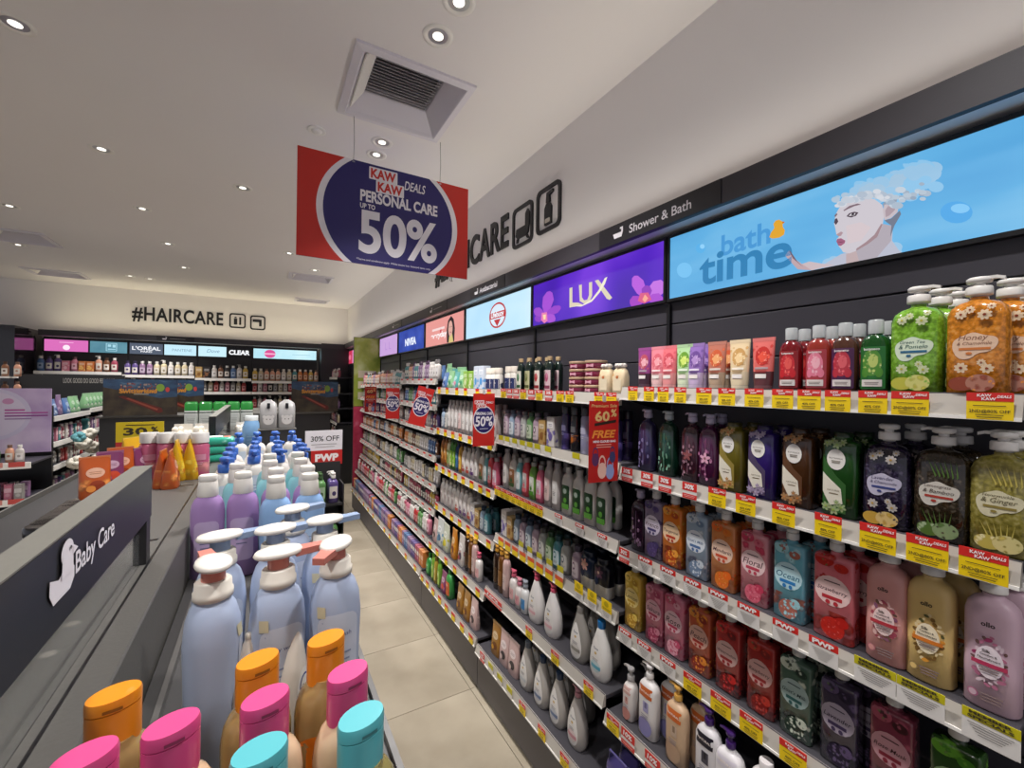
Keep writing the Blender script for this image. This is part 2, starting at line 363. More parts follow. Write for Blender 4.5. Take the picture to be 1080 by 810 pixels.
# ------------------------------------------------------------------ fascia with cove light
FAS = C('#3b383d', .45, bump=.1, bscale=200); FASD = C('#1d1b20', .4)
COVE = C('#ffd9a0', emi=1.0)
def fascia(name, label, loc, rot, length, plates, watts, tint, tilt, cat='fascia'):
    t = thing(name, label, cat, loc, rot)
    obj('fascia_board', MB().box(0, length, 0, .02, 0, .087, FAS), t)
    obj('top_ledge', MB().box(0, length, .02, .1, .04, .055, FAS), t)
    obj('underside', MB().box(0, length, .02, .12, 0, .012, C('#dcdce0', .3)), t)
    obj('cove_strip', MB().box(.05, length - .05, .07, .085, .055, .063, C('#ffe6c4', emi=COVE_W * 6)), t)
    ld = bpy.data.lights.new('cove_lamp', 'AREA'); ld.shape = 'RECTANGLE'; ld.size = length - .2; ld.size_y = .02; ld.energy = watts; ld.color = tint; ld.spread = math.radians(165)
    lo = bpy.data.objects.new('cove_lamp', ld); COL.objects.link(lo); lo.parent = t; lo.location = (length / 2, .03, .09); lo.rotation_euler = (math.pi + tilt, 0, 0)
    for (x0, x1, s_, ic) in plates:
        q = obj('header_plate', MB().box(x0, x1, -.004, 0, .001, .086, FASD), t)
        m = MB(); k = (x1 - x0); (m.text(s_, (x0 + x1) / 2 + .06 * k, .042, k * .5, -.0048, SWHITE, .012, 0) if s_ else m.poly(rrect(x0 + k * .34, x0 + k * .75, .038, .046, .003), -.0048, C('#8d8a8c', .5)))
        bx = x0 + k * .2; m.poly([(bx - .03, .045), (bx + .03, .045), (bx + .022, .024), (bx - .022, .024)], -.0048, SWHITE); m.poly([(bx + .02, .045), (bx + .03, .045), (bx + .03, .066), (bx + .012, .066), (bx + .012, .058), (bx + .02, .058)], -.0048, SWHITE)
        obj('plate_lettering', m, q)
    return t
# local x = 7.9 - Y for the right wall
YF = 9.0
fascia('fascia', 'long dark fascia over the right wall shelving with department plates', (1.34, YF, 2.37), FACE_AISLE, YF + 1.4,
       [(YF - 1.52, YF - .91, 'Shower & Bath', 0), (YF - 2.95, YF - 2.42, 'Antibacterial', 0), (YF - 3.92, YF - 3.42, '', 0), (YF - 5.25, YF - 4.8, '', 0)], COVE_RIGHT, (1, .95, .86), .55)
fascia('fascia', 'dark fascia along the back wall over hair products', (-2.85, 8.88, 2.36), 0, 4.2, [(1.35, 1.85, '', 0)], COVE_BACK, (1, .9, .62), .0)
# ------------------------------------------------------------------ light boxes
LB_Z0, LB_Z1 = 2.10, 2.345
def lightbox(label, loc, rot, w, h, base, art, segs=None):
    t = thing('light_box', label, 'light box', loc, rot)
    fr = MB(); k = .012
    fr.box(-k, w + k, .004, .022, -k, h + k, BLACK)
    for a in ((-k, w + k, -k, 0), (-k, w + k, h, h + k), (-k, 0, 0, h), (w, w + k, 0, h)): fr.box(a[0], a[1], -.004, .004, a[2], a[3], BLACK)
    obj('frame', fr, t)
    obj('lit_panel', MB().box(0, w, 0, .003, 0, h, base), t)
    m = MB(); art(m, w, h)
    if m.v: obj('artwork', m, t)
    return t
def E_(h, s=1.0): return C(h, emi=s)
def hexmix_(a, b, t):
    A = [int(a[i:i + 2], 16) for i in (1, 3, 5)]; B = [int(b[i:i + 2], 16) for i in (1, 3, 5)]
    return '#' + ''.join('%02x' % int(x + (y - x) * t) for x, y in zip(A, B))
def mapper(y0):
    def f(px, py): p = at_x(px, py, XW - .022); return (y0 - p.y, p.z - LB_Z0)
    return f
y0 = 1.185; mp_b = mapper(y0)
BATH = ramp_noise('bath_sky_print', [(.2, '#4f9fdc'), (.5, '#66b6ea'), (.75, '#8accf4')], 2.5, emi=.88, stretch=(.6, 1, 2.2))
def bath_art(m, w, h):
    cr = lambda pts, ox=810, oy=180, s=.17593: [mp_b(ox + a * s, oy + b * s) for a, b in pts]
    def pg(pts, y, c, **k): m.poly(cr(pts)[::-1], y, E_(c), **k)
    def blob(cx, cy, r, y, c, sq=.6, **k):
        m.poly([mp_b(*q) for q in [(cx + r * math.cos(i * .314), cy + r * sq * math.sin(i * .314)) for i in range(20)]], y, E_(c))
    rf = random.Random(3)
    for i in range(150):        # foam hair and shoulders built from soft overlapping puffs
        if i < 110: a = rf.random(); cx, cy = 440 + 560 * a + rf.gauss(0, 30), 190 - 190 * a + rf.gauss(0, 28 + 34 * a); r_ = rf.uniform(25, 60) * (.6 + .7 * a); k_ = .25 + .6 * math.exp(-((cy - 190 + 190 * a) / 45) ** 2) * (1.05 - .55 * a)
        else: cx, cy = rf.uniform(300, 800), 0; cy = 585 - (cx - 300) * .2 + rf.gauss(-12, 14); r_ = rf.uniform(20, 45); k_ = rf.uniform(.3, .75)
        q = [(cx + r_ * math.cos(.4 * j), max(cy + r_ * .7 * math.sin(.4 * j), 275 - cx * .34 - 25)) for j in range(16)]
        q = [(x_, min(y_, 655 - x_ * .193)) for x_, y_ in q]
        pg(q, -.0004 - i * .000004, hexmix_('#74beee', '#b4bfcc', round(k_ * 6) / 6))
    # broad hair shapes
    for q, c, y in () and (([(380, 262), (400, 205), (480, 150), (600, 90), (780, 12), (1000, -40), (1060, 30), (1030, 120), (950, 205), (840, 265), (770, 330), (690, 300), (520, 200)], '#9cc4e2', -.0005),
                    ([(398, 250), (425, 195), (520, 140), (640, 92), (800, 35), (950, 0), (1000, 70), (945, 160), (850, 215), (780, 270), (690, 240), (600, 165), (500, 175)], '#b2c9de', -.0008),
                    ([(560, 130), (700, 80), (860, 40), (930, 60), (890, 130), (790, 170), (700, 180), (640, 150)], '#c3cfdd', -.0011)): pg(q, y, c)
    pg([(340, 560), (440, 500), (530, 480), (600, 440), (690, 330), (750, 330), (745, 420), (780, 470), (800, 492), (560, 545), (330, 595)], -.0012, '#b3b6c6')
    pg([(530, 480), (548, 545), (650, 525), (740, 420), (745, 330), (690, 320), (660, 390), (600, 440)], -.0014, '#aaa2ac')
    pg([(470, 500), (530, 480), (548, 545), (470, 560)], -.0015, '#b8a4a6')
    pg([(412, 255), (402, 290), (398, 318), (406, 350), (412, 384), (428, 396), (413, 412), (420, 432), (427, 455), (440, 470), (452, 490), (488, 497), (530, 482), (600, 442), (658, 398), (688, 330), (700, 262), (686, 205), (640, 172), (560, 160), (480, 182), (430, 222)], -.0018, '#c6c0c8')
    pg([(530, 482), (600, 442), (658, 398), (690, 322), (680, 320), (640, 385), (590, 428), (532, 468)], -.0021, '#9b8288')
    pg([(470, 330), (560, 310), (620, 340), (560, 420), (480, 440)], -.0020, '#cdbfc4')
    pg([(690, 240), (700, 205), (745, 195), (785, 215), (778, 250), (740, 285), (700, 298)], -.0021, '#bfb4bb'); pg([(705, 240), (720, 215), (755, 210), (765, 235), (730, 270), (708, 280)], -.0024, '#a5939c')
    pg([(700, 298), (740, 288), (792, 240), (800, 262), (760, 330), (735, 400), (742, 330), (715, 312)], -.0022, '#6d7587')
    pg([(690, 200), (720, 165), (780, 160), (770, 195), (720, 195), (695, 225)], -.002, '#8b97aa')
    pg([(472, 275), (490, 256), (520, 247), (545, 252), (530, 272), (500, 282)], -.0024, '#4b3c48'); pg([(486, 272), (502, 258), (528, 256), (520, 270)], -.0027, '#d9d5dc'); pg([(502, 270), (505, 257), (520, 256), (519, 268)], -.0029, '#251d28')
    pg([(455, 238), (490, 212), (540, 198), (560, 204), (520, 214), (480, 232), (458, 244)], -.0024, '#7a6670')
    pg([(398, 312), (404, 290), (416, 286), (424, 306), (410, 326)], -.0024, '#4e3f4b'); pg([(400, 272), (412, 256), (420, 262), (406, 280)], -.0024, '#7a6670')
    pg([(412, 384), (440, 366), (452, 372), (440, 392), (424, 394)], -.0023, '#a88d95')
    pg([(412, 424), (418, 410), (440, 406), (466, 420), (462, 436), (440, 452), (424, 450)], -.0024, '#9a5a78'); pg([(414, 428), (464, 426), (440, 431)], -.0027, '#5d3048')
    for i in range(46):         # hairline puffs in front of the forehead and down behind the ear
        a = rf.random(); cx = 425 + 290 * a + rf.gauss(0, 10); cy = 215 - 70 * math.sin(a * 2.2) + rf.gauss(0, 9); r_ = rf.uniform(14, 32)
        pg([(cx + r_ * math.cos(.45 * j), cy + r_ * .6 * math.sin(.45 * j)) for j in range(14)], -.0030 - i * .000005, hexmix_('#a9b6c6', '#ccd0d8', rf.randint(0, 4) / 4))
    for i in range(26):
        a = rf.random(); cx = 720 + 200 * a + rf.gauss(0, 14); cy = 175 - 40 * a + rf.gauss(0, 20); r_ = rf.uniform(16, 36)
        pg([(cx + r_ * math.cos(.45 * j), cy + r_ * .6 * math.sin(.45 * j)) for j in range(14)], -.0030 - i * .000005, hexmix_('#8fa0b4', '#bcc8d4', rf.randint(0, 4) / 4))
    # hand
    for q, c in (([(105, 510), (128, 478), (138, 486), (150, 520), (205, 560), (265, 598), (180, 592), (150, 560)], '#b99fa5'), ([(128, 478), (138, 486), (178, 545), (215, 580), (190, 560), (150, 525)], '#6e5a66'), ([(265, 598), (205, 560), (250, 545), (340, 560), (400, 565)], '#c3b3b8')): pg(q, -.0018 if c[1] != '6' else -.002, c)
    # words, duck, bubbles
    def word(s_, a, b, hh, c, y, bo):
        (x0, z0), (x1, z1) = mp_b(*a), mp_b(*b); m.text(s_, (x0 + x1) / 2, (z0 + z1) / 2, x1 - x0, y, E_(c), bo, 0, hh)
    word('bath', (761, 261), (813, 243), .075, '#4593cf', -.0014, .02); word('time', (738, 290), (836, 258), .11, '#2c7cb0', -.0018, .022)
    pg([(10, 400), (20, 372), (40, 345), (34, 320), (48, 300), (70, 294), (88, 305), (104, 308), (90, 322), (92, 340), (104, 358), (98, 385), (70, 402), (30, 408)], -.0022, '#dba02c'); pg([(88, 305), (104, 308), (92, 320)], -.0025, '#c2641e')
    blob(1009, 224, 17, -.0014, '#4fa3e0', .68); blob(1013, 220, 10, -.0017, '#7fc2ee', .5); blob(739, 262, 5, -.0014, '#58ace2', 1); blob(741, 260, 2.5, -.0017, '#8ccbf2', 1); blob(722, 285, 8, -.0012, '#74bdeb', 1)
lightbox('pale blue bath time light box with woman portrait', (XW - .022, y0, LB_Z0), FACE_AISLE, 1.55, .245, BATH, bath_art)
y1 = 2.2; mp_l = mapper(y1)
LUXP = ramp_noise('violet_silk_print', [(.25, '#2f1a86'), (.5, '#5423c4'), (.7, '#7a3fe0')], 3.0, emi=.9, stretch=(1, 1, .5), detail=1)
def lux_art(m, w, h):
    q = lambda a, b: mp_l(555 + a * .13889, 255 + b * .13889)
    def pg(pts, y, c): m.poly([(min(max(a, .001), w - .001), min(max(b, .001), h - .001)) for a, b in (q(*p_) for p_ in pts)][::-1], y, E_(c))
    def petal(cx, cy, ang, ln, wd, y, c):
        ca, sa = math.cos(ang), math.sin(ang); P = [(0, 0), (.35, .8), (.7, 1), (.95, .5), (1, 0), (.95, -.5), (.7, -1), (.35, -.8)]
        pg([(cx + ln * a * ca - wd * b * sa, cy + ln * a * sa + wd * b * ca) for a, b in P], y, c)
    for cx, cy, s in ((140, 560, 1.0),):
        for i, (a, l, wd, c) in enumerate([(-1.35, 190, 42, '#a24bd0'), (-.5, 140, 30, '#9440c6'), (.5, 90, 40, '#a64fcf'), (2.7, 80, 30, '#8c3cc0'), (-2.6, 90, 34, '#9a48c8')]): petal(cx, cy, a, l * s, wd * s, -.0006 - i * .0003, c)
        pg([(120, 540), (160, 535), (165, 600), (140, 620), (115, 595)], -.0024, '#e27ab0'); pg([(130, 555), (152, 552), (150, 590), (134, 592)], -.0028, '#f4d6a8')
    for i, (a, l, wd, c) in enumerate([(-2.0, 200, 48, '#b45ad8'), (-.75, 200, 60, '#c070de'), (.1, 140, 60, '#a84ccc'), (2.9, 120, 50, '#a13fc0'), (-1.4, 110, 40, '#8e3ab8')]): petal(905, 440, a, l, wd, -.0006 - i * .0003, c)
    pg([(850, 450), (870, 390), (930, 385), (955, 440), (900, 470)], -.0024, '#d65a86'); pg([(885, 440), (905, 400), (930, 430), (905, 460)], -.0028, '#f0a890')
    c = '#d8cdb4'
    pg([(330, 352), (352, 346), (352, 462), (395, 462), (440, 480), (330, 500)], -.0014, c)
    pg([(402, 330), (424, 324), (424, 420), (440, 445), (465, 440), (478, 405), (478, 310), (502, 303), (502, 410), (480, 455), (440, 470), (408, 450)], -.0014, c)
    pg([(522, 296), (550, 288), (655, 425), (635, 442), (612, 432)], -.0014, c); pg([(598, 276), (618, 266), (600, 320), (560, 385), (500, 455), (420, 492), (360, 490), (430, 478), (500, 436), (550, 370)], -.0016, '#ece4d0')
lightbox('purple orchid light box with cream logo', (XW - .022, y1, LB_Z0), FACE_AISLE, .985, .245, LUXP, lux_art)
def badge_art(m, w, h):
    m.poly(ell(w * .55, h * .52, .125, .09, 28), -.0006, E_('#b8242c')); m.poly(ell(w * .55, h * .52, .11, .078, 28), -.001, E_('#d6e6f4')); m.poly(rrect(w * .55 - .115, w * .55 + .115, h * .44, h * .62, .01), -.0014, E_('#b8242c'))
    m.text('Lifebuoy', w * .55, h * .53, .19, -.0018, E_('#eef4fa'), .03); m.poly([(w * .55 - .05, h * .4), (w * .55 + .05, h * .4), (w * .55, h * .2)][::-1], -.0016, E_('#b8242c'))
lightbox('pale blue light box with red round badge', (XW - .022, 3.2, LB_Z0), FACE_AISLE, .975, .245, ramp_noise('pale_sky_print', [(.2, '#9fd2f2'), (.6, '#c4e6f8'), (.8, '#dff2fb')], 1.5, emi=1.0), badge_art)
def coral_art(m, w, h):
    m.poly(rrect(w * .2, w * .54, h * .57, h * .66, .004), -.0008, E_('#f0d6d4')); m.text('everyday', w * .38, h * .36, .42, -.0008, E_('#f7eeee'), .04, 0, .07)
    x = w * .7
    m.poly([(x - .09, .005), (x - .1, .12), (x - .07, .2), (x, .235), (x + .06, .2), (x + .09, .12), (x + .08, .005)][::-1], -.0006, E_('#2c2126')); m.poly(ell(x - .01, .125, .05, .07, 20), -.001, E_('#d8a79a')); m.poly([(x - .05, .003), (x - .03, .08), (x + .03, .08), (x + .06, .003)][::-1], -.0009, E_('#d1c07a'))
    m.poly(ell(x - .03, .14, .009, .004, 10), -.0014, E_('#3a2a2c')); m.poly(ell(x + .014, .14, .009, .004, 10), -.0014, E_('#3a2a2c')); m.poly(ell(x - .008, .092, .014, .006, 10), -.0014, E_('#b0525a')); m.poly(ell(x - .25, .13, .02, .02, 12), -.0008, E_('#c23a4c'))
lightbox('coral pink light box with dark haired woman', (XW - .022, 4.2, LB_Z0), FACE_AISLE, .96, .245, C('#e79a94', emi=.95), coral_art)
lightbox('deep blue light box with white lettering', (XW - .022, 5.2, LB_Z0), FACE_AISLE, .95, .245, ramp_noise('deep_blue_print', [(.3, '#20379a'), (.7, '#3f5cc4')], 4, emi=.85), lambda m, w, h: m.text('NIVEA', w * .5, h * .42, .42, -.0008, E_('#dfe6f6'), .06, 0, .085))
lightbox('lilac light box with faint letters', (XW - .022, 6.18, LB_Z0), FACE_AISLE, .92, .245, C('#cda6e0', emi=.9), lambda m, w, h: m.text('L L', w * .5, h * .5, .3, -.0008, E_('#b489cf'), .01, 0, .1))
lightbox('red and pink light box beyond green end panel', (XW - .022, 8.85, LB_Z0 - .02), FACE_AISLE, 1.0, .24, C('#e58cc0', emi=.9), lambda m, w, h: (m.poly([(0, 0), (.5, 0), (.5, h), (0, h)], -.0006, E_('#c23452')), m.poly(ell(.25, h * .5, .13, .05), -.001, E_('#e0708a')), m.poly(ell(.75, h * .5, .1, .06), -.001, E_('#f4cfe6'))))
# back wall boxes
BZ = 2.145
def bb(label, x0, x1, base, art, h=.175): return lightbox(label, (x0, 9.075, BZ), 0, x1 - x0, h, base, art)
bb('pink light box with white emblem on back wall', -2.85, -2.36, C('#dc70bc', emi=.95), lambda m, w, h: (m.poly(ell(w * .5, h * .34, .04, .04), -.0006, E_('#f8e6f2')), m.poly(rrect(w * .34, w * .66, h * .74, h * .8, .003), -.0006, E_('#f0b4dc'))))
bb('teal light box with square logo on back wall', -2.34, -1.9, ramp_noise('teal_print', [(.3, '#4b7f92'), (.7, '#6fa2b2')], 3, emi=.9), lambda m, w, h: (m.poly(rrect(w * .42, w * .72, h * .16, h * .88, .006), -.0006, E_('#a8d4e2')), m.poly(rrect(w * .44, w * .70, h * .2, h * .84, .005), -.001, E_('#5d93a5')), m.poly(rrect(w * .47, w * .56, h * .55, h * .76, .003), -.0014, E_('#a8d4e2')), m.poly(rrect(w * .6, w * .68, h * .5, h * .76, .003), -.0014, E_('#a8d4e2')), m.poly(rrect(w * .47, w * .68, h * .3, h * .38, .003), -.0014, E_('#a8d4e2'))))
bb('grey light box with white French lettering', -1.87, -1.45, C('#5c6678', emi=.85), lambda m, w, h: (m.text("L'OR\u00c9AL", w * .5, h * .58, w * .86, -.0006, E_('#f2f4f8'), .03, 0, .075), m.text('PARIS', w * .5, h * .24, w * .34, -.0006, E_('#f2f4f8'), .02, 0, .03)))
bb('white light box with thin blue lettering', -1.43, -1.0, C('#c4e8f6', emi=1.0), lambda m, w, h: m.text('PANTENE', w * .55, h * .5, w * .62, -.0006, E_('#7d9fb4'), .0))
bb('white light box with slanted script lettering', -.97, -.57, C('#c9ecf8', emi=1.0), lambda m, w, h: m.text('Dove', w * .52, h * .55, w * .46, -.0006, E_('#6f95b4'), .0, .3))
bb('black light box with bold white lettering', -.55, -.2, C('#131318', .4), lambda m, w, h: m.text('CLEAR', w * .5, h * .5, w * .9, -.0006, E_('#f4f6fa'), .05, .06, .085))
bb('pale cyan light box with pink disc', -.16, .88, ramp_noise('pale_cyan_print', [(.3, '#a4dcec'), (.7, '#cdf0f8')], 2, emi=1.0), lambda m, w, h: (m.poly(ell(w * .25, h * .5, .09, .075), -.0006, E_('#d84f92')), m.poly(rrect(w * .16, w * .34, h * .42, h * .56, .01), -.001, E_('#f4b8d4')), m.poly(rrect(w * .6, w * .9, h * .48, h * .53, .003), -.0006, E_('#8fc4d6'))))
# ------------------------------------------------------------------ right wall bays
BOXN = ['bath time light box', 'orchid light box', 'round badge light box', 'coral portrait light box', 'deep blue light box', 'lilac light box']
TN = ['top', 'second', 'third', 'fourth', 'fifth', 'sixth', 'seventh']
# (rail bottom z, front x) for each tier; base last
TIERS = [
    [(1.697, XS), (1.397, XS), (1.095, XS), (.797, XS), (.50, XB), (.215, XK)],
    [(1.672, XS), (1.408, XS), (1.112, XS), (.84, XS), (.545, XB), (.225, XK)],
    [(1.667, XS), (1.357, XS), (1.075, XS), (.775, XS), (.497, XB), (.25, XK)],
    [(1.735, XS), (1.53, XS), (1.343, XS), (1.128, XS), (.895, XS), (.70, XS), (.5, XB), (.262, XK)],
    [(1.68, XS), (1.51, XS), (1.35, XS), (1.14, XS), (.91, XS), (.70, XS), (.5, XB), (.262, XK)],
    [(1.67, XS), (1.5, XS), (1.34, XS), (1.13, XS), (.92, XS), (.71, XS), (.5, XB), (.262, XK)],
]
RH = .045
SHELFM = C('#3d3b40', .5, bump=.1, bscale=250); RAIL = C('#b3ada4', .35); RAILW = C('#efece6', .3); STRIP = C('#5a575c', .25, coat=.5)
TY = C('#f2cf10', .45); TR = C('#d42a24', .45); TWH = C('#dedad6', .45); TOL = C('#c3b91c', .45); TOR = C('#e05a30', .45); INKT = C('#3a3020', .6); TWT = C('#f6ecea', .45)
def tag_meshes(kind, w=.062, h=.052):
    """body card, header strip, print; local origin at the card's bottom centre, front -y"""
    a, b, c = MB(), MB(), MB(); k = w / 2
    def lines(z, n, col=INKT, wd=.7):
        for i in range(n): q = wd * (1 - .12 * i); c.poly([(-k * q, z - i * .0045), (k * q, z - i * .0045), (k * q, z - i * .0045 + .0013), (-k * q, z - i * .0045 + .0013)], -.0022, col)
    if kind in ('kaw', 'kaw40', 'kawfar'):
        a.box(-k, k, -.0012, 0, 0, h * .68, TY); b.box(-k, k, -.0016, 0, h * .68, h, TR)
        if kind != 'kawfar':
            c.text('KAW', -k * .22, h * .9, k * .62, -.0024, TWT, .03, 0, h * .11); c.text('KAW', -k * .02, h * .77, k * .62, -.0024, TWT, .03, 0, h * .11); c.text('DEALS', k * .62, h * .86, k * .6, -.0024, TWT, .03, .2, h * .1)
            c.text('2ND@80% OFF' if kind == 'kaw' else '40% OFF', 0, h * .3, k * (1.75 if kind == 'kaw' else 1.1), -.0022, INKT, .015); lines(h * .5, 1); lines(h * .16, 2, INKT, .6)
    elif kind in ('pwp', 'pwpfar'):
        a.box(-k, k, -.0012, 0, 0, h * .7, TWH); b.box(-k, k, -.0016, 0, h * .7, h, TR)
        if kind == 'pwp': c.text('PWP', 0, h * .85, k * 1.5, -.0024, TWT, .05, 0, h * .22); lines(h * .55, 6, C('#8a8480', .6), .75)
    elif kind == 'member':
        a.box(-k, k, -.0012, 0, 0, h * .68, TWH); b.box(-k, k, -.0016, 0, h * .68, h, TOL)
        c.text('MEMBER', 0, h * .92, k * 1.5, -.0024, INKT, .05, 0, h * .1); c.text('SPECIALS', 0, h * .78, k * 1.6, -.0024, INKT, .05, 0, h * .1); lines(h * .55, 5, C('#7d7874', .6), .8)
    elif kind in ('30', '10'):
        a.box(-k, k, -.0012, 0, 0, h * .3, TR); b.box(-k, k, -.0016, 0, h * .5, h, TR); a.box(-k, k, -.0011, 0, h * .3, h * .5, TWH)
        c.text(kind + '%', 0, h * .76, k * 1.35, -.0024, TWT, .04, .1, h * .32); lines(h * .2, 2, C('#f0c8c4', .6), .8)
    elif kind == 'lime':
        a.box(-k, k, -.0012, 0, 0, h * .62, TWH); b.box(-k, k, -.0016, 0, h * .62, h * 1.5, TY); lines(h * .5, 4, C('#8a8480', .6), .75); lines(h * .85, 2, INKT, .8); c.poly(ell(0, h * 1.2, k * .45, k * .4, 14), -.0022, C('#c2a80c', .5))
    elif kind == 'limefar':
        a.box(-k, k, -.0012, 0, 0, h * .5, TWH); b.box(-k, k, -.0016, 0, h * .5, h, TOL)
    elif kind == 'yel':
        a.box(-k, k, -.0012, 0, 0, h * .6, TY); b.box(-k, k, -.0016, 0, h * .6, h, TOR)
    elif kind == 'plain':
        a.box(-k, k, -.0012, 0, 0, h * .8, TWH); b.box(-k, k, -.0016, 0, h * .8, h * .85, TR)
    return a.mesh('price_tag'), b.mesh('tag_header'), (c.mesh('tag_print') if c.v else None)
_TAG = {}
def get_tag(kind, w=.062, h=.052):
    if (kind, w, h) not in _TAG: _TAG[(kind, w, h)] = tag_meshes(kind, w, h)
    return _TAG[(kind, w, h)]
SHELVES = {}
def surf(bay, tier): return TIERS[bay][tier][0] + RH - .004
def add_tag(bay, tier, y, kind, w=.062, h=.052, dz=0):
    s = SHELVES[(bay, tier)]; a, b, c = get_tag(kind, w, h)
    x = YB[bay + 1] - y          # local x
    o = link('price_tag', a, s, (x, -.0075, -.002 + dz)); link('tag_header', b, o)
    if c: link('tag_print', c, o)
for b, tiers in enumerate(TIERS):
    ya, yb = YB[b], YB[b + 1]; where = 'under the ' + BOXN[b]
    t = thing('shelving_bay', 'dark slatted wall shelving bay with grey kickboard ' + where, 'shelving', (XW + .022, yb, 0), FACE_AISLE)
    L = yb - ya; dep = XW + .022
    # local: x towards viewer, y = world x - dep ... front is -y
    obj('kickboard', MB().box(.003, L - .003, XK + .012 - dep, XK + .03 - dep, .025, TIERS[b][-1][0] + .004, C('#4b474a', .42, bump=.05, bscale=200)), t)
    obj('plinth', MB().box(.0, L, XK + .03 - dep, XK + .05 - dep, 0, .05, BLACK), t)
    z = .2; k = 0
    pm = MB().box(.0025, L - .0025, -.022, -.004, .0025, .1475, DARK, .002).mesh('slat_panel')
    while z < 2.06: link('slat_panel', pm, t, (0, 0, z)); z += .15
    obj('backing', MB().box(0, L, -.004, 0, .1, 2.36, BLACK), t)
    for x in (.004, L - .004): obj('upright', MB().box(x - .004, x + .004, -.034, -.022, .2, 2.08, BLACK), t)
    for ti, (zb, xf) in enumerate(tiers):
        nm = 'base' if ti == len(tiers) - 1 else TN[ti]
        s = thing('shelf', f'grey shelf with white price rail, {nm} one {where}', 'shelf', (xf, yb, zb), FACE_AISLE)
        SHELVES[(b, ti)] = s; d = XW - .013 - xf
        obj('shelf_board', MB().box(.005, L - .005, .012, d, RH - .02, RH - .004, SHELFM, .002), s)
        obj('price_rail', MB().loft([[(.004, 0, 0), (.004, .012, 0), (.004, .012, RH), (.004, .006, RH), (.004, -.006, .004), (.004, -.006, 0)], [(L - .004, 0, 0), (L - .004, .012, 0), (L - .004, .012, RH), (L - .004, .006, RH), (L - .004, -.006, .004), (L - .004, -.006, 0)]], RAIL, False), s)
        obj('rail_lip', MB().box(.004, L - .004, -.0085, -.006, -.003, .004, RAILW), s)
        obj('rail_strip', MB().loft([[(.004, .0052, RH * .62), (.004, .004, RH * .62), (.004, .0062, RH + .002), (.004, .0085, RH + .002)], [(L - .004, .0052, RH * .62), (L - .004, .004, RH * .62), (L - .004, .0062, RH + .002), (L - .004, .0085, RH + .002)]], STRIP, False), s)
        if ti < len(tiers) - 1 and ti > 0 or ti == 0:
            for x in (.012, L - .012): obj('bracket', MB().loft([[(x - .003, .03, RH - .021), (x - .003, d, RH - .021), (x - .003, d, -.03), (x - .003, .06, RH - .03)], [(x + .003, .03, RH - .021), (x + .003, d, RH - .021), (x + .003, d, -.03), (x + .003, .06, RH - .03)]], BLACK, False), s)
# beyond the near bay the same run goes on out of frame
t = thing('shelving_bay', 'dark slatted wall shelving bay at the near end past bath products', 'shelving', (XW + .022, .2, 0), FACE_AISLE)
obj('slat_panel', MB().box(.0025, 1.4, -.022, 0, .2, 2.36, DARK), t); obj('kickboard', MB().box(.003, 1.4, XK + .012 - XW - .022, XK + .03 - XW - .022, .025, .22, DARK), t)
# near-bay tags at their measured places (pixel x -> y on the rail plane)
def ytag(px, py, X): return at_x(px, py, X).y
for px in (669, 686, 701, 719, 744, 768, 797, 827, 855, 885, 922): add_tag(0, 0, ytag(px, 420, XS), 'kaw40', .052 if px > 735 else .045, .05)
for px in (961, 1045): add_tag(0, 0, ytag(px, 425, XS), 'kaw', .06, .05)
for px, py in ((663, 498), (684, 503), (703, 508), (729, 515)): add_tag(0, 1, ytag(px, py, XS), '30', .052, .05)
for px, py in ((758, 523), (788, 530), (828, 539), (875, 550)): add_tag(0, 1, ytag(px, py, XS), 'kaw40', .056, .054)
for px, py in ((927, 563), (979, 576), (1038, 592)): add_tag(0, 1, ytag(px, py, XS), 'kaw', .064, .056)
add_tag(0, 2, ytag(660, 584, XS), '30', .05, .05)
for px, py in ((682, 595), (706, 604), (732, 614), (759, 627), (791, 640), (830, 658), (870, 682)): add_tag(0, 2, ytag(px, py, XS), 'pwp', .062, .054)
for px, py in ((924, 705), (972, 726), (1046, 762)): add_tag(0, 2, ytag(px, py, XS), 'member', .074, .056)
for px, py in ((661, 665), (681, 679), (706, 692)): add_tag(0, 3, ytag(px, py, XS), 'pwp', .062, .054)
for px, py in ((732, 712), (762, 730), (794, 750), (838, 785)): add_tag(0, 3, ytag(px, py, XS), 'kaw40', .064, .054)
add_tag(0, 4, ytag(648, 760, XB), 'kaw40', .062, .054)
for px, py in ((664, 775), (690, 800)): add_tag(0, 4, ytag(px, py, XB), '10', .062, .056)
def spread(b, ti, n, kind, w=.05, h=.048, off=.5, jit=.1):
    for i in range(n): add_tag(b, ti, YB[b] + (i + off + random.uniform(-jit, jit)) / n, kind, w, h)
for y, k in ((1.24, 'kaw40'), (1.31, 'kaw40'), (1.5, 'kaw40'), (1.57, 'kaw40'), (1.66, '30'), (1.74, 'kaw40'), (1.81, '30'), (1.89, 'kaw40'), (1.96, '30'), (2.03, '30'), (2.1, 'kaw40')): add_tag(1, 0, y, k, .056, .05)
for y in (1.45, 1.66, 1.75, 1.82, 1.89, 1.97, 2.05, 2.12): add_tag(1, 1, y, 'limefar', .05, .05)
add_tag(1, 1, 1.22, 'plain', .04, .04)
for i in range(8): add_tag(1, 2, 2.16 - i * .062, 'kaw40', .058, .05)
for y in (1.57, 1.42, 1.28): add_tag(1, 2, y, 'pwp', .055, .05)
for i in range(3): add_tag(1, 3, 1.25 + i * .085, 'lime', .055, .05)
for i in range(8): add_tag(1, 3, 1.56 + i * .078, 'yel', .058, .046)
for i in range(5): add_tag(1, 3, 1.55 + i * .085, 'limefar', .045, .05, .045)
for y in (1.28, 1.5, 1.71): add_tag(1, 4, y, 'kaw40', .055, .05)
add_tag(1, 4, 2.08, '10', .2, .04)
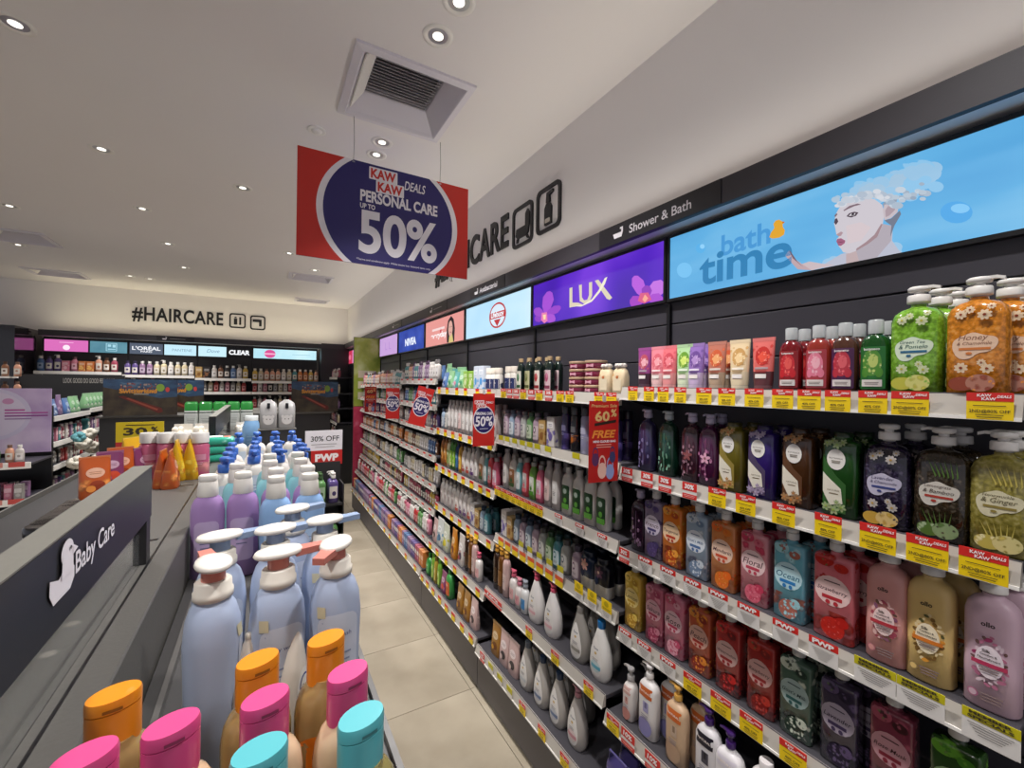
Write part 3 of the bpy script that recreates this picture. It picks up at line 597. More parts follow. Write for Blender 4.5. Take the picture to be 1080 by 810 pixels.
for y in (1.22, 1.36, 1.52, 1.68): add_tag(1, 5, y, 'kaw40', .055, .05)
for y in (1.8, 1.9, 2.0): add_tag(1, 5, y, 'limefar', .05, .05)
add_tag(1, 5, 2.1, '10', .05, .05)
spread(2, 0, 6, 'kawfar'); spread(2, 1, 7, 'yel', .055); spread(2, 2, 8, 'kawfar', .055); spread(2, 3, 7, 'kawfar', .055); spread(2, 4, 6, 'kawfar', .055); spread(2, 5, 8, 'kawfar', .055)
for b in (3, 4, 5):
    for ti in range(8): spread(b, ti, 6 if ti != 7 else 4, 'kawfar' if ti in (7,) else 'pwpfar', .055, .045)
# hanging promotion cards clipped to the top rail at each bay joint
def promo(y, kind, ang, label, tilt=0):
    t = thing('promotion_card', label, 'promotion card', (XS - .012, y - .004, 1.69), ang)
    w, h = .13, .3
    c0 = MB().box(-w, 0, -.001, .001, -h, 0, C('#b81f1c', .4) if kind == '60' else C('#c2241e', .4)); cd = obj('card', c0, t)
    a = MB()
    if kind == '50':
        a.poly(ell(-w / 2, -h * .5, w * .5, w * .62, 28), -.0014, SWHITE); a.poly(ell(-w / 2, -h * .5, w * .465, w * .57, 28), -.0018, NAVY)
        a.poly(rrect(-w * .94, -w * .5, -h * .2, -h * .13, .002), -.0021, SWHITE); a.text('KAW', -w * .72, -h * .165, w * .4, -.0025, RED, .04, 0, h * .055); a.poly(rrect(-w * .85, -w * .41, -h * .275, -h * .205, .002), -.0021, SWHITE); a.text('KAW', -w * .63, -h * .24, w * .4, -.0025, RED, .04, 0, h * .055); a.text('DEALS', -w * .24, -h * .17, w * .36, -.0021, SWHITE, .02, .2)
        a.text('PERSONAL CARE', -w / 2, -h * .38, w * .8, -.0023, SWHITE, .04, .12, h * .055); a.text('50%', -w / 2, -h * .53, w * .82, -.0023, SWHITE, .03, .06, h * .19); a.poly(rrect(-w * .7, -w * .3, -h * .675, -h * .665, .001), -.0023, SWHITE)
    else:
        G = C('#d9b878', .4); O = C('#e8903c', .4)
        a.text('Premium Sale', -w / 2, -h * .06, w * .88, -.0014, G, .01, .2, h * .04); a.text('60', -w * .56, -h * .19, w * .5, -.0016, G, .03, 0, h * .13); a.text('%', -w * .17, -h * .15, w * .2, -.0016, G, .03); a.poly([(-w * .82, -h * .31), (-w * .1, -h * .27), (-w * .08, -h * .235), (-w * .82, -h * .275)][::-1], -.0014, C('#2a1d14', .5))
        a.text('FREE', -w * .5, -h * .41, w * .82, -.0016, O, .035, .25, h * .095); a.text('MINI CLOUD BAG', -w * .48, -h * .5, w * .76, -.0016, SWHITE, .05, 0, h * .03)
        for i in range(2): a.poly(rrect(-w * .75, -w * .25, -h * (.545 + i * .03), -h * (.535 + i * .03), .0006), -.0016, C('#e2a79a', .5))
        for cx, cz, col, s_ in ((-.55, -.86, '#e8bcae', 1.0), (-.28, -.88, '#8f9fd2', .95), (-.2, -.7, '#3d3a66', .7), (-.78, -.72, '#5b2d5c', .8)):
            a.poly(ell(w * cx, h * cz, w * .15 * s_, h * .1 * s_, 18), -.0018, C(col, .5))
            hn = MB(); o_ = ell(w * cx, h * (cz + .09 * s_), w * .12 * s_, h * .1 * s_, 18); i_ = ell(w * cx, h * (cz + .09 * s_), w * .085 * s_, h * .075 * s_, 18)
            a.add([(p, -.0016, q) for p, q in o_] + [(p, -.0016, q) for p, q in i_], [(k, (k + 1) % 18, 18 + (k + 1) % 18, 18 + k) for k in range(18)], C(col, .5))
    obj('card_print', a, cd)
    obj('clip', MB().box(-w * .55, -w * .45, -.003, .003, -.004, .02, C('#d9d9dc', .2, trans=.5)), t)
    if tilt: t.rotation_euler = (0, tilt, ang)
promo(1.2, '60', -.12, 'tall red promotion card with gold 60% hanging from top shelf')
promo(2.2, '50', -.1, 'red 50% promotion card on joint between orchid and badge bays')
promo(3.2, '50', -.1, 'crooked red 50% promotion card on joint beside coral bay', .28)
promo(4.2, '50', -.1, 'red 50% promotion card on joint between coral and blue bays')
promo(5.2, '60', -.1, 'small dark red promotion card on joint beside lilac bay')
# end panel of the run
t = thing('end_panel', 'tall green printed end panel with pink lower half closing shelving run', 'end panel', (1.075, 6.215, .2), 0)
G1 = ramp_noise('leafy_green_print', [(.25, '#7f9a2c'), (.5, '#a9b64a'), (.75, '#cfd79a')], 5, .4, detail=4)
P1 = ramp_noise('pink_print', [(.3, '#c2284e'), (.6, '#d8466c'), (.8, '#e88aa4')], 9, .4, detail=5)
obj('panel_core', MB().box(0, .385, 0, .03, 0, 2.16, DARKER), t); obj('pink_graphic', MB().box(.004, .381, -.003, 0, .004, 1.2, P1), t); obj('green_graphic', MB().box(.004, .381, -.003, 0, 1.205, 2.155, G1), t)
for z in (1.3, 1.45, 1.6): obj('printed_block', MB().box(.06, .3, -.005, -.003, z, z + .1, C('#d9d3b8', .5)), t)
# ------------------------------------------------------------------ products
def sring(a, b, z, e, n, cx=0, cy=0):
    r = []
    for i in range(n):
        t = 2 * math.pi * (i + .5) / n; c, s = math.cos(t), math.sin(t)
        r.append((cx + a * math.copysign(abs(c) ** (2 / e), c), cy + b * math.copysign(abs(s) ** (2 / e), s), z))
    return r
def hexmix(a, b, t):
    A = [int(a[i:i + 2], 16) for i in (1, 3, 5)]; B = [int(b[i:i + 2], 16) for i in (1, 3, 5)]
    return '#' + ''.join('%02x' % int(x + (y - x) * t) for x, y in zip(A, B))
PW = C('#e6e2dc', .35, coat=.2)
class Prod:
    def __init__(s, name, cat, desc, w, d, h):
        s.name, s.cat, s.desc, s.w, s.d, s.h = name, cat, desc, w, d, h
        s.parts = []; s.secs = None; s.lab = None; s.lift = 0; s.hb = h; s.meshes = None
    def part(s, name, parent=None):
        m = MB(); s.parts.append((name, m, parent)); return m
    def body(s, prof, mat, n=20, name='body'):
        """prof: (z, half width, half depth, exponent) in metres"""
        s.secs = prof; s.hb = prof[-1][0]
        s.part(name).loft([sring(a, b, z, e, n) for z, a, b, e in prof], mat)
        return s
    def front(s, x, z, lift=.0006):
        P = s.secs; z = max(P[0][0], min(P[-1][0], z))
        for (z0, a0, b0, e0), (z1, a1, b1, e1) in zip(P, P[1:]):
            if z <= z1 + 1e-9:
                t = (z - z0) / (z1 - z0) if z1 > z0 else 0
                a, b, e = a0 + (a1 - a0) * t, b0 + (b1 - b0) * t, e0 + (e1 - e0) * t; break
        u = min(.999, abs(x) / a)
        return -b * (1 - u ** e) ** (1 / e) - lift
    def _l(s):
        if s.lab is None: s.lab = s.part('label')
        s.lift += .00022
        return s.lab, .0005 + s.lift
    def shape(s, pts2, col, soft=False):
        """polygon given as outline around its centroid, laid on the front"""
        m, l = s._l(); mt = C(col, .4) if isinstance(col, str) else col
        if soft:
            for _ in (0, 1): pts2 = [q for a, b in zip(pts2, pts2[1:] + pts2[:1]) for q in ((a[0] * .75 + b[0] * .25, a[1] * .75 + b[1] * .25), (a[0] * .25 + b[0] * .75, a[1] * .25 + b[1] * .75))]
        xs = [q[0] for q in pts2]; wide = max(xs) - min(xs) > s.w * .42
        if wide:
            st = s.w / 9; dn = []
            for a, b in zip(pts2, pts2[1:] + pts2[:1]):
                k = max(1, int(abs(b[0] - a[0]) / st) + 1); dn += [(a[0] + (b[0] - a[0]) * i / k, a[1] + (b[1] - a[1]) * i / k) for i in range(k)]
            pts2 = dn
        cx = sum(p[0] for p in pts2) / len(pts2); cz = sum(p[1] for p in pts2) / len(pts2); n = len(pts2); V = [(cx, s.front(cx, cz, l), cz)]; F = []
        R = (.25, .5, .75, 1.0) if wide else (.5, 1.0)
        for r in R:
            for a, b in pts2: X = cx + (a - cx) * r; Z = cz + (b - cz) * r; V.append((X, s.front(X, Z, l), Z))
        for k in range(n):
            F.append((0, 1 + k, 1 + (k + 1) % n))
            for r in range(len(R) - 1): F.append((1 + r * n + k, 1 + (r + 1) * n + k, 1 + (r + 1) * n + (k + 1) % n, 1 + r * n + (k + 1) % n))
        m.add(V, F, mt, True); return s
    def e(s, cx, cz, rx, rz, col, rot=0, n=18): return s.shape(ell(cx * s.w / 2, cz * s.hb, rx * s.w / 2, rz * s.hb, n, rot), col)
    def r(s, cx, cz, hx, hz, col, rad=.15):
        w2 = s.w / 2
        return s.shape(rrect((cx - hx) * w2, (cx + hx) * w2, (cz - hz) * s.hb, (cz + hz) * s.hb, min(hx * w2, hz * s.hb) * rad, 3), col)
    def pg(s, pts, col): return s.shape([(a * s.w / 2, b * s.hb) for a, b in pts], col)
    def t(s, txt, cx, cz, wd, col, shear=0, bold=.01, hz=None):
        m, l = s._l(); m.text(txt, cx * s.w / 2, cz * s.hb, wd * s.w / 2, 0, C(col, .5), bold, shear, hz * s.hb if hz else None, fn=lambda X, Z: s.front(X, Z, l)); return s
    def f(s, cx, cz, r, pet, cen, n=5, ph=.3):
        for i in range(n):
            a = ph + 2 * math.pi * i / n; s.shape(ell(cx * s.w / 2 + r * s.w * .3 * math.cos(a), cz * s.hb + r * s.w * .3 * math.sin(a), r * s.w * .26, r * s.w * .15, 10, a), pet)
        return s.shape(ell(cx * s.w / 2, cz * s.hb, r * s.w * .13, r * s.w * .13, 10), cen)
    def lines(s, cx, cz, wd, n, col, dz=.03):
        for i in range(n): s.r(cx, cz - i * dz, wd * (1 - .1 * i), .006, col)
        return s
    def pump(s, r=.016, col=None, stem=None, ang=0.0, low=True, hh=.032, nz=.03, tall=0.0):
        c = PW if col is None else C(col, .35, coat=.2); st = c if stem is None else C(stem, .3); z = s.hb
        m = s.part('pump'); n = 18
        m.lathe([(r * .55, z - .004), (r * .6, z + .002), (r, z + .003), (r * 1.02, z + .006), (r * 1.0, z + .018 + tall), (r * .92, z + .02 + tall)], c, n)
        m.lathe([(r * .45, z + .02 + tall), (r * .45, z + hh - .009 + tall)], st, 12)
        z1 = z + hh + tall
        m.lathe([(r * .7, z1 - .010), (r * .95, z1 - .008), (r * .98, z1 - .001), (r * .8, z1 + .002)], c, n)
        ca, sa = math.cos(ang), math.sin(ang); L0, L1 = r * .5, r + nz
        m.loft([[(L * ca - q * sa, L * sa + q * ca, z1 + zz + dz) for q, zz in ((-wd, -.004), (wd, -.004), (wd, .002), (-wd, .002))] for L, wd, dz in ((L0, r * .5, 0), (L1 * .7, r * .28, .0005), (L1, r * .2, -.003))], c if stem is None else st, False)
        s.h = z1 + .003; return s
    def cap(s, r, h, col, ry=None, kind='flat', n=18, name='cap'):
        m = s.part(name); z = s.hb; mt = C(col, .3, coat=.2) if isinstance(col, str) else col; ry = ry or r
        pr = [(1, 0), (1, h * .93), (.94, h)] if kind == 'flat' else [(1, 0), (.98, h * .6), (.7, h * .92), (.3, h)] if kind == 'dome' else [(.8, 0), (.82, h * .25), (1, h * .3), (1, h * .95), (.93, h)]
        m.loft([sring(r * k, ry * k, z - .001 + zz, 2, n) for k, zz in pr], mt); s.h = z + h; return s
    def done(s):
        me = []
        for nm, m, par in s.parts: me.append((nm, m.mesh(nm)))
        s.meshes = me; return s
KN = {}
def prof_box(w, d, h, e=6, sh=.012, neck=None, foot=.004):
    """straight sided pack with a short rounded shoulder and an optional neck"""
    a, b = w / 2, d / 2
    P = [(0, a - foot, b - foot, e), (foot, a, b, e), (h - sh, a, b, e), (h - sh * .45, a * .97, b * .95, e), (h - sh * .1, a * .88, b * .82, e)]
    if neck: P += [(h, neck * 1.15, neck * 1.1, 2.2), (h + .008, neck, neck, 2)]
    else: P += [(h, a * .8, b * .7, e)]
    return P
def prof_round(w, d, h, e=2.4, sh=.05, neck=.012, foot=.005, waist=1.0):
    a, b = w / 2, d / 2; P = [(0, a - foot, b - foot, e), (foot, a, b, e), (h * .4, a * waist, b * waist, e), (h - sh, a, b, e)]
    for k in (.35, .65, .88):
        c = math.cos(k * math.pi / 2); P.append((h - sh + sh * math.sin(k * math.pi / 2) * .95, neck + (a - neck) * c, neck + (b - neck) * c, e + (2 - e) * k))
    return P + [(h, neck * 1.05, neck * 1.05, 2), (h + .006, neck, neck, 2)]
def reg(k, p): KN[k] = p.done(); return p
# --- flat rectangular shower gels with pumps (near bay, shelves three and four)
def gel(k, desc, base, c1, c2, txt, lab='#e8d6d2', bar='#c2404c', txc='#5c3a40', w=.077, h=.2, ang=math.pi):
    p = Prod('shower_gel_bottle', 'bottle', desc, w, .045, h)
    p.body(prof_box(w, .045, h, 7, .01, .012), printed(base, [(c1, 34, .34, h * .62, h, len(k) * 3 + ord(k[0]) % 7), (c2, 26, .42, 0, h * .34, len(k) + 2), (c1, 60, .3, 0, h * .3, 5)], .22))
    p.e(0, .56, .9, .17, lab); p.t(txt, 0, .565, 1.5, txc, .25, .006); p.r(0, .485, .5, .02, bar); p.lines(0, .665, .4, 1, txc); p.e(-.2, .43, .12, .025, bar); p.e(.2, .43, .12, .025, bar)
    p.e(.05, .15, .6, .12, printed(c2, [(c1, 90, .36, 0, 1, 4), (hexmix(c2, '#ffffff', .3), 120, .2, 0, 1, 9)], .3)); p.e(.5, .24, .34, .06, printed(c1, [(c2, 110, .3, 0, 1, 2)], .3)); p.e(-.4, .9, .5, .07, printed(c1, [(c2, 90, .4, 0, 1, 6), ('#5a6a3a', 70, .2, 0, 1, 1)], .3)); p.e(.45, .85, .35, .05, printed(c2, [(c1, 90, .4, 0, 1, 3)], .3))
    p.pump(.015, ang=ang, hh=.03, nz=.018); return reg(k, p)
gel('gel_lavender', 'dull lavender shower gel with oval label', '#8d7f98', '#4d3f6e', '#5b4a80', 'French', '#d9cfe0', '#4a3f78')
gel('gel_tangerine', 'bright orange shower gel with oval label', '#e8802c', '#f2a640', '#b8481a', 'Tangerine', '#f0cfa8', '#c23a20')
gel('gel_milk', 'pale grey blue milk shower gel', '#9fb2c6', '#c9d2da', '#6f86a2', "Goat's Milk", '#dfe6ee', '#5577a8', '#4b6a94')
gel('gel_mandarin', 'peach orange shower gel with citrus print', '#d88a52', '#e86a24', '#e07a2a', 'Mandarin', '#efcdb6', '#d0563a')
gel('gel_floral', 'rose pink shower gel marked Floral', '#dd8f98', '#c8405c', '#d86a7e', 'Floral', '#efcfcf', '#c0445a')
gel('gel_ocean', 'aqua blue shower gel marked Ocean', '#6fb2c4', '#9fcfd8', '#b06a5a', 'Ocean', '#bfe2ea', '#2f7fc0', '#35718c')
gel('gel_strawberry', 'red strawberry shower gel with oval label', '#d9737c', '#b8221c', '#c02a20', 'Strawberry', '#ecc9c6', '#b8303a', w=.085, h=.205)
gel('gel_citrus', 'golden yellow shower gel pack', '#d8b04a', '#e8c860', '#b98a26', 'Lemon', '#e6cf86', '#c29a30', '#7a5a20')
gel('gel_sakura', 'dusty pink blossom shower gel', '#c0667c', '#d88a9c', '#a83a5a', 'Sakura', '#dcaab4', '#a83450')
gel('gel_rose', 'mid pink rose shower gel', '#d77f95', '#c8506e', '#e0a0ae', 'Rose', '#e4bcc4', '#b83a58')
gel('gel_peach', 'brown red peach shower gel', '#b8553a', '#e08a34', '#8c2a20', 'Peach', '#d8a898', '#a83028')
gel('gel_watermelon', 'dark red watermelon shower gel', '#a83a38', '#c8302c', '#6c1a1c', 'Watermelon', '#d8b0aa', '#98282c')
gel('gel_raspberry', 'crimson raspberry shower gel', '#9c302c', '#b8382c', '#7c1c1a', 'Raspberry', '#d2a49e', '#98282c')
gel('gel_goat', 'dark green goat milk shower gel', '#4c6254', '#c4ccba', '#20342a', "Goat's Milk", '#9fb4b0', '#2f5a58', '#223a3a')
gel('gel_lavender_dark', 'dark violet lavender shower gel', '#3f3648', '#5a4a6c', '#241c30', 'Lavender', '#a89cac', '#3a2c50', '#2a2038')
gel('gel_dark_rose', 'dark wine rose shower gel', '#7a3444', '#a04a5c', '#40161e', 'Rose Musk', '#c08c94', '#7a2030', '#3a1418')
gel('gel_aloe', 'dark leaf green shower gel with blade print', '#2c4a20', '#5f9a2c', '#3f7a1c', 'Aloe', '#8fae7a', '#2f5a20', '#1c3414')
# --- big gel pumps with wavy label
def bigpump(k, desc, base, leaf, t1, t2, lab='#d9d3cc', bar='#c06a3c', txc='#5b4a42', flower=True, w=.086, h=.188, ang=0.0, cap=None):
    p = Prod('body_wash_bottle', 'bottle', desc, w, .058, h)
    p.body(prof_round(w, .058, h, 3.4, .03, .013), ramp_noise('gel_' + k, [(.35, hexmix(base, '#000000', .22)), (.55, base), (.72, hexmix(base, '#ffffff', .18))], 130, .12, detail=2, coat=.5), 24)
    p.shape([(x * w / 2, z * h) for x, z in ((-.72, .48), (-.7, .58), (-.3, .63), (0, .66), (.3, .62), (.72, .6), (.74, .52), (.5, .45), (.1, .44), (-.1, .38), (-.5, .38))], lab, True)
    p.t(t1, -.03, .575, .95, txc, .25, .0); p.t('& ' + t2, .0, .525, 1.1, txc, .25, .0); p.r(.02, .47, .5, .012, bar); p.e(-.15, .425, .1, .014, bar)
    if flower:
        for cx, cz, q in ((-.42, .82, .2), (-.12, .86, .16), (.35, .8, .22), (.55, .88, .13), (-.35, .28, .22), (.3, .33, .14), (.48, .27, .2)): p.f(cx, cz, q, hexmix('#e6dfd2', base, .25), leaf, 8, q * 9)
    else:
        for i in range(6): p.shape([(x * w / 2, z * h) for x, z in ((-.1 + .15 * i, .7), (-.4 + .2 * i, .9), (-.05 + .15 * i, .72))], leaf); p.shape([(x * w / 2, z * h) for x, z in ((.1 * i - .2, .1), (.22 * i - .6, .34), (.1 * i - .12, .11))], leaf)
    p.e(-.3, .12, .45, .07, printed(leaf, [(hexmix(leaf, '#ffffff', .4), 70, .3, 0, 1, 3)], .3)); p.e(.28, .13, .45, .085, printed(hexmix(leaf, '#ffffff', .3), [(leaf, 60, .35, 0, 1, 5), (base, 90, .2, 0, 1, 2)], .3))
    p.pump(.019, ang=ang, hh=.036, nz=.016, col=cap); return reg(k, p)
bigpump('big_honey', 'amber orange body wash with wavy label', '#d0801e', '#8c3a1c', 'Honey', 'Chamomile', '#e6c3a6', '#d07a3c', '#8a5a44')
bigpump('big_green', 'lime green body wash with wavy label', '#78ae2c', '#b8b83c', 'Green Tea', 'Pomelo', '#d6e4cc', '#2f6a8c', '#35605a', flower=True)
bigpump('big_lavender', 'near black purple body wash with daisies', '#241c34', '#b8953c', 'Lavender', 'Chamomile', '#b9b4c8', '#35407c', '#3a3458', ang=math.pi / 2)
bigpump('big_lemongrass', 'dark brown body wash with grass print', '#2e2416', '#4c6a2c', 'Lemongrass', 'Bamboo', '#c8c2b8', '#a8382c', '#4a3a30', flower=False, ang=math.pi)
bigpump('big_ginger', 'olive yellow body wash with ginger print', '#8a8038', '#b8a850', 'Honeysuckle', 'Ginger', '#cfc8a8', '#8a7a3c', '#5a5030', flower=False, ang=math.pi)
# --- flip-top gel packs with round label (no pump)
def pack(k, desc, base, side, c2, flw):
    w, d, h = .075, .055, .185; p = Prod('shower_cream_bottle', 'bottle', desc, w, d, h)
    p.body(prof_box(w, d, h, 5, .014, .02), C(base, .2, coat=.5)).cap(.02, .012, hexmix(base, '#000000', .4))
    p.pg([(-.85, .06), (.45, .06), (.45, .42), (-.1, .52), (-.85, .75)], side); p.e(-.1, .72, .52, .13, '#e6e2dc'); p.t('BOTANICA', -.1, .735, .75, '#5a5048', 0, .0); p.lines(-.1, .7, .25, 2, '#8c8478', .02)
    p.pg([(-.85, .55), (-.6, .5), (.2, .36), (.3, .18), (-.4, .14), (-.85, .3)], '#ded8c8'); p.t('NATURAL', -.2, .33, .7, '#6a5a3a', 0, .0); p.lines(-.2, .29, .25, 1, '#6a5a3a')
    for cx, cz, q in ((-.6, .92, .24), (-.3, .95, .2), (0, .91, .26), (.3, .94, .2), (.3, .14, .26), (-.1, .1, .3), (-.5, .13, .26), (.1, .2, .16)): p.f(cx, cz, q, hexmix(flw, base, .3), c2, 6, q * 11)
    return reg(k, p)
pack('pack_olive', 'olive gold shower cream with round label', '#6e6420', '#8c7a34', '#c8702c', '#d8a878')
pack('pack_purple', 'violet shower cream with round label', '#33206e', '#4a3c5c', '#b8a8c0', '#cfc4c8')
pack('pack_coffee', 'coffee brown shower cream with round label', '#4a2c16', '#5c3a20', '#c8803c', '#c8a070')
pack('pack_green', 'forest green shower cream with round label', '#1f4a1c', '#2c5a24', '#8fae4c', '#c8d0a0')
# --- see-through dotted pumps
def dotty(k, desc, base, dot, flw=None):
    w, d, h = .066, .05, .185; p = Prod('hand_soap_bottle', 'bottle', desc, w, d, h)
    p.body(prof_round(w, d, h, 3.2, .035, .011), C(base, .12, coat=.6)); p.r(.0, .55, .07, .42, hexmix(base, dot, .35))
    for i in range(16): p.e(random.uniform(-.72, .72), random.uniform(.08, .62), .06 + random.random() * .09, .02 + random.random() * .02, hexmix(dot, base, random.random() * .5))
    if flw: p.f(.05, .45, .5, flw, '#8c5a60')
    p.pump(.015, col='#b9b0c8' if k != 'dot_green' else '#b4bcc0', ang=math.pi, hh=.03, nz=.012); return reg(k, p)
dotty('dot_violet', 'smoky violet see-through dotted pump bottle', '#332c50', '#9a90c0'); dotty('dot_green', 'bottle green see-through dotted pump bottle', '#16382a', '#8ab8a0')
dotty('dot_maroon', 'maroon see-through dotted pump bottle', '#3c1c2a', '#b08898', '#8a4a4c'); dotty('dot_magenta', 'plum see-through pump bottle with blossom', '#48183e', '#d088b0', '#e0a8c0'); dotty('dot_dark', 'near black plum dotted pump bottle', '#2a1228', '#b090b0')
# --- clear-capped fruit bottles
def fruit(k, desc, liquid, c1, c2, lab, cc='#d8dcdc'):
    w, d, h = .054, .04, .135; p = Prod('shower_gel_bottle', 'bottle', desc, w, d, h)
    p.body(prof_round(w, d, h, 2.6, .028, .012), C(liquid, .12, coat=.6)); p.part('cap').loft([sring(.0145, .0145, p.hb - .004 + z, 2, 16) for z in (0, .03)] + [sring(.0125, .0125, p.hb + .028, 2, 16)], C(cc, .12, trans=.45)); 
    p.r(0, .42, .86, .34, lab, .1); p.e(0, .5, .66, .22, printed(c1, [(c2, 95, .34, 0, 1, 3), (hexmix(c2, '#ffffff', .3), 140, .18, 0, 1, 7)], .3)); p.e(.1, .53, .34, .11, printed(c2, [(c1, 150, .22, 0, 1, 2)], .3));  p.e(-.45, .34, .25, .08, c1); p.e(.5, .34, .25, .08, c1); p.t('botaneco', 0, .72, 1.1, '#ece6e4', 0, .02); p.r(0, .17, .7, .055, '#d6d0cc'); p.lines(0, .18, .5, 2, '#7a7470', .025); p.h = p.hb + .03
    return reg(k, p)
fruit('fruit_strawberry', 'dark red strawberry gel with clear cap', '#6c0c14', '#c4202a', '#e2544c', '#8c1a22'); fruit('fruit_peony', 'rose red peony gel with clear cap', '#8c2c22', '#e07a92', '#f0b0bc', '#a83a44'); fruit('fruit_berry', 'brown purple berry gel with clear cap', '#4a2c20', '#b82c3c', '#d85a62', '#4a2048'); fruit('fruit_kiwi', 'green kiwi gel with clear cap', '#0c4416', '#4c8a2c', '#b8c86a', '#226a2c')
# --- tubes standing on their caps
def tube(k, desc, base, low, c1, c2):
    w, d, h = .062, .036, .15; p = Prod('hand_cream_tube', 'tube', desc, w, d, h)
    p.body([(.016, .025, .0175, 2), (.03, .0265, .017, 2.1), (.085, .029, .0105, 2.4), (.132, .031, .004, 3), (.141, .0312, .0014, 5), (h, .0312, .0013, 5)], printed(base, [(c1, 60, .3, .06, .13, len(k)), (low, 8, 1.2, 0, .055, 1)], .35, .2), 24)
    p.part('cap').loft([sring(.024, .017, 0, 2, 20), sring(.0245, .0175, .002, 2, 20), sring(.0245, .0175, .0155, 2, 20)], C(hexmix(low, '#ffffff', .15), .35)); p.part('crimp').box(-.0314, .0314, -.0018, .0018, .141, h + .001, C(hexmix(base, '#ffffff', .1), .4))
    p.e(.05, .66, .66, .18, printed(c1, [(c2, 80, .36, 0, 1, 3), (hexmix(c2, '#ffffff', .3), 130, .2, 0, 1, 7)], .35)); p.e(.1, .64, .36, .1, printed(c2, [(hexmix(c2, '#ffffff', .3), 120, .3, 0, 1, 1)], .35));  p.r(0, .43, .6, .02, hexmix(low, '#ffffff', .5)); p.lines(0, .38, .5, 2, hexmix(c1, '#000000', .3), .03); p.r(0, .28, .5, .04, '#dcd6d0'); return reg(k, p)
tube('tube_plum', 'plum hand cream tube with berry print', '#8c3c80', '#3a2030', '#b04a5c', '#d8a0a8'); tube('tube_pink', 'pink hand cream tube with rose print', '#e0808c', '#d8b0ae', '#d0606e', '#e89aa0'); tube('tube_coral', 'coral pink hand cream tube', '#dc6c74', '#d88a8a', '#c84a58', '#e08088'); tube('tube_green', 'pale green cucumber hand cream tube', '#a8cc98', '#c8d4b4', '#6a9c34', '#c4d86a'); tube('tube_lilac', 'lilac hand cream tube', '#8c6ab0', '#b8a4c4', '#6a4890', '#a888c0'); tube('tube_peach', 'brown peach hand cream tube', '#b8705c', '#a89078', '#c85a34', '#e0a068'); tube('tube_beige', 'beige almond hand cream tube', '#e0c8a0', '#d4c4a4', '#c89a5c', '#e8c894'); tube('tube_straw', 'red strawberry hand cream tube', '#d86a64', '#5a2c30', '#c02c28', '#e0503c')
# --- floral lotion pumps
def lotion(k, desc, base, fl, fl2, bar):
    w, d, h = .076, .056, .215; p = Prod('body_lotion_bottle', 'bottle', desc, w, d, h)
    p.body(prof_round(w, d, h, 3, .034, .015), C(base, .4, coat=.15, vary=.03, bscale=30), 24)
    for i in range(26):
        a = 2 * math.pi * i / 26; rr = random.uniform(.85, 1.1); p.e(.05 + .55 * rr * math.cos(a), .44 + .2 * rr * math.sin(a), random.uniform(.05, .12), random.uniform(.014, .03), random.choice((fl, fl2, hexmix(fl, '#4a5a3a', .6), hexmix(base, '#ffffff', .3))), random.random() * 3)
    p.e(.05, .44, .5, .14, hexmix(base, '#ffffff', .55)); p.t('ollo', .0, .76, .5, '#2c2022', 0, .03); p.t('Silk', -.05, .53, .3, '#3a2c2c', 0, .02); p.t('Comfort &', .03, .5, .6, '#3a2c2c', 0, .02); p.t('Nourishment', .05, .468, .8, '#3a2c2c', 0, .02); p.r(.05, .42, .62, .018, bar); p.lines(.05, .38, .35, 2, '#8a7878', .022); p.e(-.5, .14, .2, .035, hexmix(fl, '#ffffff', .2)); p.e(-.5, .14, .15, .026, base); p.lines(.15, .16, .4, 3, '#8a7474', .025)
    p.pump(.019, ang=math.pi, hh=.036, nz=.02); return reg(k, p)
lotion('lotion_pink', 'salmon pink lotion pump with flower wreath', '#d89a94', '#a84a5c', '#8c5a74', '#b83a44'); lotion('lotion_yellow', 'butter yellow lotion pump with flower wreath', '#dcbc78', '#7a5a2c', '#e09a3c', '#d87a2c'); lotion('lotion_lilac', 'pale lilac lotion pump with flower wreath', '#c9aab8', '#9a3a64', '#b8708c', '#b83a5c')
# --- sanitary wash bottles low in the near bay
def baby(k, desc, base, top, low, cap, pumpcol=None, w=.075, h=.19):
    p = Prod('body_wash_bottle', 'bottle', desc, w, .048, h)
    p.body(prof_round(w, .048, h, 3, .03, .013), C(base, .35, coat=.2)); p.r(0, .8, .72, .09, top); p.t('NATURAL', 0, .8, 1.1, '#f0e4dc', 0, .03); p.r(.1, .55, .3, .09, hexmix(low, '#ffffff', .2)); p.r(.1, .58, .12, .05, hexmix(low, '#000000', .2)); p.e(0, .2, .75, .16, low); p.lines(0, .4, .4, 3, '#8a8490', .03)
    if pumpcol: p.pump(.013, col=pumpcol, ang=math.pi, hh=.045, nz=.02)
    else: p.cap(.017, .022, cap)
    return reg(k, p)
baby('wash_white', 'white body wash with orange top label', '#dcd8d6', '#c8622c', '#8c88b8', '#e0dcda', '#d8d4d2'); baby('wash_beige', 'beige body wash with orange top label', '#c8a888', '#d0682c', '#b8987c', '#d0a050', '#c89848'); baby('wash_small', 'small white pump bottle with red print', '#d8d2ce', '#c8a098', '#c88a80', '#c8c4c4', '#a09c9c', .05, .13); baby('wash_black', 'black and white curvy body wash', '#d6d2d4', '#1c1828', '#1c1828', '#3a1c5c', '#3a1c5c'); baby('wash_purple', 'white body wash with purple pump', '#dedadc', '#d8d2dc', '#3c2a64', '#3a1c5c', '#3a1c5c', .08, .17)
baby('wash_red', 'white body wash with red wave', '#dcd6d6', '#dccaca', '#a83a3c', '#d8d2d2')
